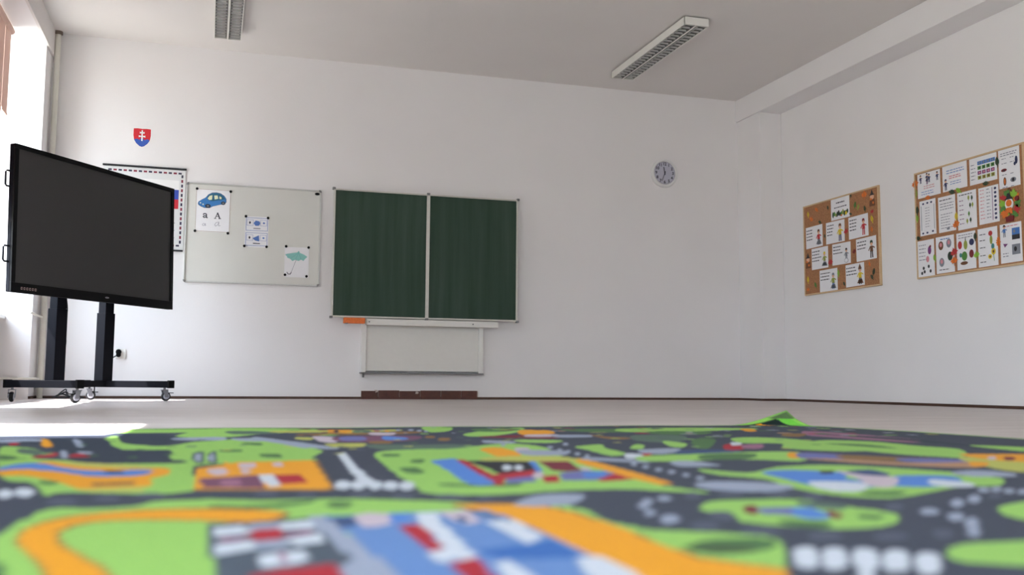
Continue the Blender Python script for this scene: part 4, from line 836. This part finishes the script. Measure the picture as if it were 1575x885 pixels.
def child_fig(mb, x, y, s, top, leg, hair, hat=None):
    mb.ell(x, y+.052*s, .015*s, .017*s, Z0, Z1, M_skin); mb.prism([(x-.017*s,y+.052*s),(x-.014*s,y+.072*s),(x,y+.078*s),(x+.014*s,y+.072*s),(x+.017*s,y+.052*s),(x,y+.060*s)], Z1, Z2, COL[hair])
    mb.prism([(x-.014*s,y+.034*s),(x+.014*s,y+.034*s),(x+.018*s,y-.008*s),(x-.018*s,y-.008*s)], Z0, Z1, COL[top])
    mb.line([(x-.014*s,y+.028*s),(x-.032*s,y+.004*s)], .009*s, Z1, Z2, COL[top]); mb.line([(x+.014*s,y+.028*s),(x+.034*s,y+.018*s)], .009*s, Z1, Z2, COL[top])
    mb.line([(x-.008*s,y-.008*s),(x-.010*s,y-.05*s)], .012*s, Z0, Z1, COL[leg]); mb.line([(x+.008*s,y-.008*s),(x+.011*s,y-.05*s)], .012*s, Z0, Z1, COL[leg])
    if hat: mb.prism([(x-.022*s,y+.062*s),(x+.022*s,y+.062*s),(x,y+.10*s)], Z2, Z3, COL[hat])
def lines(mb, x0, x1, y0, n, dy, M=None, th=.007, rag=.3):
    for i in range(n):
        x = x0
        L = x0+(x1-x0)*(1-rag*random.random())
        while x < L:
            w_ = random.uniform(.014, .034); mb.rect(x, min(x+w_, L), y0-i*dy-th/2, y0-i*dy+th/2, Z0, Z1, M or M_ink); x += w_+.007
# board one
B1 = [[-1.307, -1.59, 1.706, 1.91], [-0.888, -1.163, 1.491, 1.701], [-1.22, -1.508, 1.492, 1.697], [-1.57, -1.853, 1.493, 1.696], [-0.978, -1.245, 1.274, 1.48], [-1.312, -1.591, 1.279, 1.478], [-1.674, -1.958, 1.276, 1.48], [-1.102, -1.383, 1.048, 1.255], [-1.51, -1.781, 1.057, 1.263]]
b1f = [('garden',), ('red','navy','brown',None,1.0), ('yellow','navy','brown',None,1.1), ('red','red','dred',None,1.0), ('olive','grey','yellow',None,.9), ('grey','grey','black',None,.8), ('brown','black','dgreen',None,1.05), ('olive','blue','grey',None,1.0), ('yellow','black','black','brown',1.05)]
b1l = ['white title sheet with a row of green plants, top of the bare cork board', 'white sheet with a pale sitting figure, left end of the upper row of three', 'white sheet with a thin figure in yellow, middle of the upper row of three', 'white sheet with a child in red, right end of the upper row of three',
       'white sheet with a small blond figure, left end of the lower row of three', 'white sheet with a grey crouching figure, middle of the lower row of three', 'white sheet with a brown figure, right end of the lower row of three',
       'white sheet with an olive and blue figure, left one of the two lowest sheets', 'white sheet with a dark figure in brown hat, right of the two lowest sheets']
for i, (ya, yb, za, zb_) in enumerate(B1):
    W2, H2 = (ya-yb)/2, (zb_-za)/2
    o = MB().rect(-W2,W2,-H2,H2,0,.001,M_paper).build('pinned_sheet', mw=right((ya+yb)/2,(za+zb_)/2,XB) @ Matrix.Rotation([0,.01,-.01,.012,0,-.012,.015,0,.01][i],4,'Z'))
    tag(o, b1l[i], 'paper sheet', 'sheets pinned on the bare cork board')
    t_ = MB(); pc = MB()
    if i == 0:
        lines(t_, -.06,.07,.055,1,.02,th=.012,rag=.1); lines(t_, -.09,.1,.012,1,.02,th=.009,rag=.1)
        for k in range(11):
            x = -.11+k*.022; pc.ell(x,-.05+.008*math.sin(k*2.1),.013,.022+.006*math.cos(k*1.7),Z0,Z1+k*.00002,COL[['dgreen','green','olive','dgreen','black'][k%5]])
        pc.ell(.09,-.06,.016,.018,Z2,Z3,COL['yellow']).ell(.02,-.07,.012,.01,Z2,Z3,COL['orange']).ell(-.05,-.068,.008,.008,Z2,Z3,COL['navy'])
    else:
        top, leg, hair, hat, s_ = b1f[i]
        lines(t_, -.125,-.02 if i < 4 else .03,.07,4 if i in (1,2,3,4) else 3,.03,th=.009)
        child_fig(pc, .075, -.025, s_*1.15, top, leg, hair, hat)
        if i in (1,4,7,8): pc.prism([(.03,-.08),(.05,-.05),(.10,-.045),(.12,-.085)], Z0, Z1, COL['grey' if i != 8 else 'brown'])
        if i == 5: pc.ell(.075,-.07,.026,.018,Z2,Z3,M_paper).ell(.075,-.07,.03,.022,Z0+.0001,Z2,COL['grey'])
    t_.build('printed_text', o); pc.build('printed_picture', o)
# paper leaves and small cut-outs
def leaf_pts(s, kind):
    if kind == 'maple':
        base = [(0,1.0),(.16,.62),(.36,.72),(.30,.42),(.78,.50),(.64,.24),(.95,.08),(.52,-.16),(.58,-.40),(.12,-.30),(.05,-.34),(.05,-.85),(-.05,-.85),(-.05,-.34)]
        base += [(-x, y) for x, y in [(.12,-.30),(.58,-.40),(.52,-.16),(.95,.08),(.64,.24),(.78,.50),(.30,.42),(.36,.72),(.16,.62)]]
    elif kind == 'oak':
        base = [(0,1),(.24,.84),(.18,.62),(.46,.52),(.30,.30),(.54,.12),(.32,-.08),(.42,-.32),(.10,-.46),(.05,-.95),(-.05,-.95)]
        base += [(-x, y) for x, y in [(.10,-.46),(.42,-.32),(.32,-.08),(.54,.12),(.30,.30),(.46,.52),(.18,.62),(.24,.84)]]
    else:
        base = [(0,1),(.3,.62),(.42,.2),(.36,-.2),(.12,-.5),(.05,-.9),(-.05,-.9),(-.12,-.5),(-.36,-.2),(-.42,.2),(-.3,.62)]
    return [(x*s, y*s) for x, y in base]
def leaf(y, z, s, kind, col, rot, label, group, zoff=0.0):
    o = MB().prism(leaf_pts(s, kind), 0, .0016, COL[col]).build('paper_leaf', mw=right(y, z, XB-zoff) @ Matrix.Rotation(rot,4,'Z'))
    MB().line([(0,-s*.5),(0,s*.75)], s*.06, .0016, .0022, COL['brown' if col != 'brown' else 'black']).build('leaf_vein', o)
    tag(o, label, 'paper leaf', group)
g1 = 'paper leaves on the bare cork board'
D1 = {'a': [-0.932, 1.824], 'b': [-0.987, 1.779], 'c': [-1.076, 1.852], 'd': [-1.26, 1.839], 'e': [-1.127, 1.722], 'f': [-1.807, 1.864], 'fig': [-1.916, 1.811], 'g': [-1.67, 1.794], 'h': [-1.714, 1.769], 'i': [-1.81, 1.739], 'j': [-1.911, 1.696], 'k': [-1.908, 1.628], 'l': [-1.9, 1.537], 'm': [-1.53, 1.571], 'n': [-1.646, 1.372], 'o': [-1.281, 1.313], 'figl': [-0.915, 1.362], 'p': [-0.908, 1.182], 'q': [-0.905, 1.088], 'r': [-1.032, 1.12], 's': [-1.398, 1.196], 't': [-1.484, 1.092], 'u': [-1.909, 1.156], 'v': [-1.888, 1.113], 'w': [-1.615, 1.892], 'x': [-1.608, 1.726], 'y': [-1.857, 1.234], 'z': [-1.198, 1.576]}
spec1 = [('a',.036,'oval','yellow',.2,'yellow paper leaf near the upper left corner of the bare cork board'),('b',.034,'maple','orange',2.6,'orange paper leaf below the yellow one near the upper left corner'),('c',.034,'oak','orange',.9,'orange lobed paper leaf left of the title sheet'),
 ('d',.026,'oak','dgreen',.3,'dark green paper leaf touching the left side of the title sheet'),('e',.03,'oak','dgreen',1.1,'dark green paper leaf above the leftmost sheet of the upper row'),('f',.045,'maple','orange',.0,'large orange red paper leaf right of the title sheet'),
 ('g',.036,'oak','green',-.2,'green lobed paper leaf just right of the title sheet'),('h',.034,'oval','olive',-.4,'olive paper leaf beside the green one right of the title sheet'),('i',.032,'oak','dgreen',.2,'dark green paper leaf below the large orange leaf'),
 ('j',.026,'maple','red',.1,'small red paper leaf under the upper right scarecrow cut-out'),('k',.040,'oval','yellow',.3,'bright yellow paper leaf on the right edge beside the red child sheet'),('l',.030,'oak','orange',.1,'orange paper leaf on the right edge of the board, above the brown figure sheet'),
 ('m',.036,'maple','red',.2,'red paper leaf between the middle and right sheets of the upper row'),('n',.03,'maple','dred',.4,'dark red paper leaf between two sheets of the lower row of three'),('o',.042,'maple','red',.1,'red orange paper leaf between the left and middle sheets of the lower row'),
 ('p',.040,'oval','yellow',.1,'yellow paper leaf in the lower left corner area of the bare cork board'),('q',.026,'maple','orange',.1,'small orange paper leaf at the very bottom left of the cork'),('r',.036,'oak','green',.5,'green paper leaf left of the two lowest sheets'),
 ('s',.038,'oval','lime',0,'light green paper leaf between the two lowest sheets'),('t',.026,'oak','dgreen',.6,'small dark green paper leaf low between the two lowest sheets'),('u',.038,'oak','dgreen',-.3,'dark green paper leaf right of the two lowest sheets, the upper one'),
 ('v',.032,'oak','dgreen',.7,'dark green paper leaf right of the two lowest sheets, the lower one'),('w',.022,'oval','dgreen',.2,'small dark leaf at the upper right corner of the title sheet'),('x',.024,'oval','dgreen',1.2,'small dark leaf at the lower right corner of the title sheet'),
 ('y',.026,'oval','orange',.3,'faint orange leaf beneath the brown figure sheet'),('z',.024,'oak','dgreen',.3,'small dark green leaf between the left and middle sheets of the upper row')]
for k, s, kd, cl, ro, lb in spec1: leaf(D1[k][0], D1[k][1], s, kd, cl, ro, lb, g1, .0014 if k in 'dwxmno' else 0)
def scarecrow(y, z, s, label):
    o = tag(empty('scarecrow_cutout', right(y, z, XB)), label, 'cut-out')
    MB().prism([(-.028*s,.0),(.028*s,.0),(.034*s,-.055*s),(-.034*s,-.055*s)], 0, .0016, COL['brown']).build('coat', o)
    MB().ell(0,.018*s,.022*s,.022*s,0,.002,M_skin).build('face', o)
    MB().prism([(-.036*s,.030*s),(.036*s,.030*s),(.016*s,.040*s),(.0,.075*s),(-.016*s,.040*s)], .002, .003, COL['black']).build('hat', o)
    MB().ell(-.012*s,.0,.014*s,.008*s,.0021,.003,COL['orange']).ell(.014*s,-.03*s,.01*s,.01*s,.0021,.003,COL['orange']).build('scarf', o)
scarecrow(D1['fig'][0], D1['fig'][1], 1.15, 'scarecrow cut-out in a dark hat, upper right of the bare cork board')
scarecrow(D1['figl'][0], D1['figl'][1], 1.15, 'scarecrow cut-out in a dark hat, left edge of the bare cork board')
# board two
B2 = [[-2.51, -2.777, 1.704, 1.907], [-2.803, -3.072, 1.706, 1.912], [-3.1, -3.379, 1.704, 1.91], [-3.395, -3.596, 1.621, 1.911], [-2.525, -2.714, 1.389, 1.679], [-2.744, -2.935, 1.385, 1.672], [-2.958, -3.159, 1.375, 1.67], [-3.183, -3.385, 1.385, 1.666], [-2.483, -2.681, 1.053, 1.351], [-2.702, -2.906, 1.059, 1.354], [-2.934, -3.135, 1.063, 1.353], [-3.16, -3.357, 1.061, 1.354], [-3.383, -3.587, 1.065, 1.355]]
b2l = ['white sheet with three small drawings and pink text, top left of the packed board','sheet with pink and blue text, second in the top row of the packed board','sheet with blue, green, purple and olive picture bands, third in the top row','upright sheet with six small drawings, top right of the packed board',
 'upright sheet with a grey dotted frame, first in the middle row of the packed board','upright sheet of plain text lines, second in the middle row of the packed board','upright sheet with green plant drawings, third in the middle row of the packed board','upright sheet with two columns of text and dark squares, beside the wreath',
 'upright sheet with mauve bird and dark blots, first in the packed board bottom row','upright sheet with four brownish portraits, second in the bottom row of the packed board','upright sheet with coloured fruit and vegetable drawings, third in the bottom row','upright sheet with red, yellow and green flower drawings, fourth in the bottom row','upright sheet with blue grey photographs, below the wreath']
for i, (ya, yb, za, zb_) in enumerate(B2):
    W2, H2 = (ya-yb)/2, (zb_-za)/2
    o = MB().rect(-W2,W2,-H2,H2,0,.001,M_paper).build('pinned_sheet', mw=right((ya+yb)/2,(za+zb_)/2,XB))
    tag(o, b2l[i], 'paper sheet', 'sheets pinned on the packed cork board'); t_ = MB(); pc = MB()
    def E(x,y,rx,ry,c,k=0): pc.ell(x,y,rx,ry,Z0+k*.0004,Z1+k*.0004,COL[c],14)
    if i == 0:
        for x,y in ((-.095,.05),(-.02,.055),(.005,.045),(.10,.045)): child_fig(pc,x,y,.55,'navy','navy','black')
        child_fig(pc,-.02,.03,.5,'navy','purple','navy'); lines(t_,-.06,.07,-.01,2,.018,COL['pink'],.006,.1); lines(t_,-.09,.06,-.055,2,.02,COL['blue'],.005,.1)
    elif i == 1:
        lines(t_,-.09,.12,.06,2,.02,COL['blue'],.006,.1); lines(t_,-.06,.07,.012,2,.016,COL['pink'],.008,.1); lines(t_,-.05,.07,-.035,2,.018,COL['blue'],.005,.1); child_fig(pc,-.10,-.055,.7,'navy','navy','navy')
    elif i == 2:
        for k,(c,y) in enumerate((('blue',.055),('green',.018),('purple',-.02),('olive',-.058))):
            for q in range(4): pc.rect(-.055+q*.045,-.055+q*.045+(.043 if k<1 else .036),y-.014,y+.014,Z0,Z1,COL[c]); pc.ell(-.035+q*.045,y,.010,.008,Z1,Z2,COL[['grey','dgreen','pink','brown'][k]],12)
        lines(t_,-.125,-.075,.05,5,.028,M_gink,.006,.2)
    elif i == 3:
        lines(t_,-.08,.08,.115,2,.016,M_gink,.006,.1); E(-.05,-.01,.028,.012,'dred'); E(-.05,-.012,.012,.006,'black',1); E(.07,.045,.013,.03,'navy'); E(.055,.02,.01,.014,'navy',1); E(-.045,-.095,.014,.032,'brown'); E(-.045,-.095,.006,.02,'orange',1); E(.035,-.095,.028,.018,'grey'); E(.035,-.095,.012,.014,'black',1)
        for y in (.075,.04,-.045,-.14): lines(t_,-.07,-.02,y,1,.02,M_gink,.005,.2); lines(t_,.01,.05,y,1,.02,M_gink,.005,.2)
    elif i == 4:
        pc.line([(-.075,-.10),(-.075,.10)],.006,Z0,Z1,COL['grey']).line([(.075,-.10),(.075,.10)],.005,Z0,Z1,COL['grey'])
        for x,y in ((-.05,.118),(0,.12),(.045,.12),(-.06,-.125),(-.01,-.125),(.055,-.12)): E(x,y,.012,.008,'navy')
        lines(t_,-.03,.03,.08,8,.022,M_gink,.004,.3)
    elif i == 5:
        lines(t_,-.08,.07,.115,1,.02,M_ink,.007,.1); lines(t_,-.075,.08,.085,3,.022,M_gink,.006,.1); lines(t_,-.07,.06,.0,6,.022,M_gink,.005,.3); E(.01,-.12,.018,.010,'grey')
    elif i == 6:
        lines(t_,-.08,.07,.125,1,.02,M_ink,.007,.1)
        for x,y,c in ((.02,.09,'olive'),(.055,.085,'dgreen'),(.035,.03,'dgreen'),(.06,.03,'olive'),(.02,-.035,'green'),(.035,-.085,'dgreen'),(.0,-.09,'olive')): pc.prism([(x+a*.8,y+b*.8) for a,b in leaf_pts(.03,'oval')],Z0,Z1,COL[c])
        lines(t_,-.08,-.03,.08,6,.036,COL['purple'],.006,.2)
    elif i == 7:
        lines(t_,-.085,-.04,.12,9,.027,COL['pink'],.006,.2); lines(t_,-.02,.02,.12,9,.027,M_gink,.006,.2); pc.line([(.038,-.12),(.038,.125)],.005,Z0,Z1,COL['purple'])
        for k in range(8): E(.068,.115-k*.032,.012,.010,'navy')
    elif i == 8:
        lines(t_,-.08,.01,.11,5,.03,M_gink,.006,.2); E(.045,.06,.02,.034,'purple'); E(.055,.09,.010,.012,'dred',1); E(.02,-.01,.018,.026,'pink')
        for x,y in ((-.03,-.08),(-.02,-.11),(.03,-.07),(.05,-.11),(-.05,-.12)): E(x,y,.012,.014,'black')
    elif i == 9:
        lines(t_,-.05,.06,.125,1,.02,COL['blue'],.008,.1)
        for x,y,c in ((-.045,.075,'brown'),(.045,.085,'grey'),(-.04,-.06,'grey'),(.055,-.02,'dgreen')): E(x,y,.028,.036,c); E(x,y+.006,.014,.018,'pink' if c != 'dgreen' else 'black',1)
        lines(t_,-.07,.05,-.12,1,.02,M_ink,.006,.1)
    elif i == 10:
        lines(t_,-.08,.08,.125,2,.02,M_gink,.006,.1)
        for x,y,rx,ry,c in ((-.065,.05,.022,.032,'red'),(-.005,.045,.020,.036,'olive'),(.06,.06,.026,.026,'navy'),(-.02,-.04,.03,.036,'green'),(.055,-.03,.024,.032,'dred'),(-.025,-.095,.04,.014,'brown'),(-.06,-.03,.014,.018,'teal')): E(x,y,rx,ry,c)
        pc.prism([(-.01,.08),(.0,.08),(-.002,.10),(-.008,.10)],Z0,Z1,COL['dgreen'])
    elif i == 11:
        for y in (.10,.055,.0,-.06,-.11): lines(t_,-.08,-.02,y,1,.02,M_ink,.006,.2)
        E(.03,.10,.02,.02,'red'); E(.035,.05,.014,.034,'olive'); E(.05,-.0,.016,.022,'teal'); E(.055,-.04,.022,.026,'yellow'); E(.055,-.04,.010,.012,'brown',1); E(.02,-.075,.02,.018,'yellow'); E(.02,-.075,.009,.008,'brown',1); pc.line([(.055,-.06),(.06,-.11)],.005,Z0,Z1,COL['green'])
    else:
        lines(t_,-.06,.08,.125,1,.02,COL['pink'],.007,.1); pc.rect(.012,.085,.02,.105,Z0,Z1,COL['blue']).rect(.012,.085,.02,.055,Z1,Z2,COL['black']).rect(.008,.085,-.09,-.015,Z0,Z1,COL['grey']); E(.04,-.05,.014,.018,'black',2); E(.035,.08,.010,.012,'grey',2)
        child_fig(pc,-.06,.085,.7,'blue','grey','black'); pc.prism([(-.075,.0),(-.03,-.005),(-.06,-.03)],Z0,Z1,COL['purple']); lines(t_,-.08,-.02,-.075,2,.02,M_gink,.006,.2)
    t_.build('printed_text', o); pc.build('printed_picture', o)
g2 = 'paper leaves on the packed cork board'
D2 = {'a': [-2.485, 1.832], 'b': [-2.49, 1.749], 'c': [-2.636, 1.695], 'd': [-2.911, 1.691], 'e': [-2.982, 1.688], 'f': [-3.269, 1.692], 'g': [-3.386, 1.827], 'h': [-2.944, 1.485], 'i': [-2.941, 1.424], 'j': [-2.496, 1.54], 'k': [-2.504, 1.376], 'l': [-2.909, 1.206], 'm': [-2.905, 1.14], 'n': [-2.688, 1.186], 'o': [-3.136, 1.299], 'p': [-3.145, 1.157], 'q': [-3.368, 1.223], 'wr': [-3.489, 1.49], 'l0': [-2.499, 1.605], 'l1': [-3.575, 1.504]}
spec2 = [('a',.046,'maple','orange',.2,'orange paper leaf on the upper left frame edge of the packed board'),('b',.042,'oval','olive',.1,'yellow green paper leaf below the orange one on the left frame edge'),('c',.036,'oak','orange',1.4,'orange leaf lying sideways under the top left sheet'),
 ('d',.040,'oak','dgreen',1.3,'dark green leaf lying sideways between the top and middle rows'),('e',.040,'oval','lime',.9,'light green leaf next to the dark one between top and middle rows'),('f',.036,'oak','dgreen',1.5,'dark green leaf under the colour banded sheet'),
 ('g',.044,'oval','dgreen',.1,'dark green leaf between the colour banded sheet and the six drawings sheet'),('h',.040,'oval','yellow',.0,'yellow leaf between the second and third sheets of the middle row'),('i',.044,'maple','orange',.3,'orange leaf under the yellow one in the middle row'),
 ('l0',.042,'oval','dgreen',.0,'dark green leaf on the left edge beside the middle row'),('j',.036,'oval','lime',.1,'light green leaf on the left edge beside the middle row'),('k',.036,'oak','dgreen',1.3,'dark green leaf on the left edge between middle and bottom rows'),
 ('l',.046,'maple','red',.3,'bright red leaf left of the fruit and vegetable sheet'),('m',.044,'maple','orange',.1,'orange leaf below the bright red one in the bottom row'),('n',.036,'oval','lime',.2,'light green leaf between the first and second sheets of the bottom row'),
 ('o',.036,'oval','dgreen',.0,'dark green leaf between the third and fourth sheets of the bottom row'),('p',.036,'maple','lime',.2,'light green leaf below the dark one between third and fourth bottom sheets'),('q',.046,'oak','orange',.05,'orange leaf left of the sheet with blue grey photographs')]
for k, s, kd, cl, ro, lb in spec2: leaf(D2[k][0], D2[k][1], s, kd, cl, ro, lb, g2, .0034)
# autumn wreath
wr = tag(empty('autumn_wreath', right(D2['wr'][0], D2['wr'][1], XB)), 'autumn wreath of green and orange leaves around a small orange figure', 'wreath')
for i in range(13):
    a = 2*PI*i/13; o = MB().prism(leaf_pts(.045, ('maple','oak')[i%2]), 0, .003, COL[['green','orange','lime','brown','green','red','lime'][i%7]]).build('wreath_leaf', wr)
    o.location = (.066*math.cos(a), .10*math.sin(a)*.85, .0002+.0006*(i%3)); o.rotation_euler = (0,0,a-PI/2+.4)
fg = MB(); fg.ell(0,.005,.038,.042,.004,.010,M_paper).ell(0,.012,.026,.026,.010,.013,COL['orange']); fg.prism([(-.045,.04),(.045,.04),(.02,.052),(.012,.085),(-.012,.085),(-.02,.052)], .010, .013, COL['black'])
fg.prism([(-.022,-.02),(.022,-.02),(.03,-.07),(0,-.055),(-.03,-.07)], .008, .011, COL['orange']); fg.build('centre_figure', wr)
MB().prism([(-.04,-.085),(.04,-.085),(.034,-.125),(-.034,-.125)], .004, .010, COL['dred']).build('red_ribbon', wr)
MB().ell(.075,.035,.018,.018,.005,.012,COL['dred']).build('dark_berry', wr)

# ------------------------------------------------------------ ceiling lamps
M_mir = mat('louvre_aluminium', (120,120,120), .4, .6, noise=.03); M_tube = mat('white_fluorescent_tube', (232,234,232), .3); M_lamp = mat('lamp_enamel', (232,231,226), .4)
def lamp(xc, ya, yb, label):
    L = (yb-ya)/2; o = tag(empty('ceiling_lamp', loc=(xc, (ya+yb)/2, 3.2)), label, 'ceiling lamp', 'twin tube louvre lamps on the ceiling'); W_ = .112; zt, zb_ = -.012, -.078
    h = MB(); h.box(-W_,W_,-L,L,zt-.004,zt,M_lamp).box(-W_,-W_+.006,-L,L,zb_,zt,M_lamp).box(W_-.006,W_,-L,L,zb_,zt,M_lamp).box(-W_,W_,-L,-L+.012,zb_,zt,M_lamp).box(-W_,W_,L-.012,L,zb_,zt,M_lamp).box(-.008,.008,-L+.012,L-.012,zb_+.001,zt-.004,M_lamp)
    h.build('housing', o, .002); MB().box(-.07,.07,-L+.06,L-.06,zt,0,M_grey).build('mounting_plate', o)
    for s in (-1,1):
        c = s*.06
        lv = MB(); n = 23
        for k in range(n):
            y = -L+.03+(2*L-.06)*k/(n-1); lv.box(c-.046,c+.046,y-.001,y+.001,zb_+.002,zb_+.019,mat('louvre_blade', (196,196,194), .45))
        for q in (-1,1):
            lv.add([(c+q*.048,-L+.013,zb_+.001),(c+q*.048,L-.013,zb_+.001),(c+q*.034,L-.013,zb_+.05),(c+q*.034,-L+.013,zb_+.05)], [(0,1,2,3)], M_mir)
        lv.build('louvre', o)
        MB().tube([(c,-L+.02,-.038),(c,L-.02,-.038)], .010, M_tube, 14).build('tube', o)
lamp(3.772, -2.115, -.56, 'white louvre lamp on the ceiling towards the right wall')
lamp(.062, -2.085, -.53, 'white louvre lamp cut by the top edge of the view, above the whiteboard')
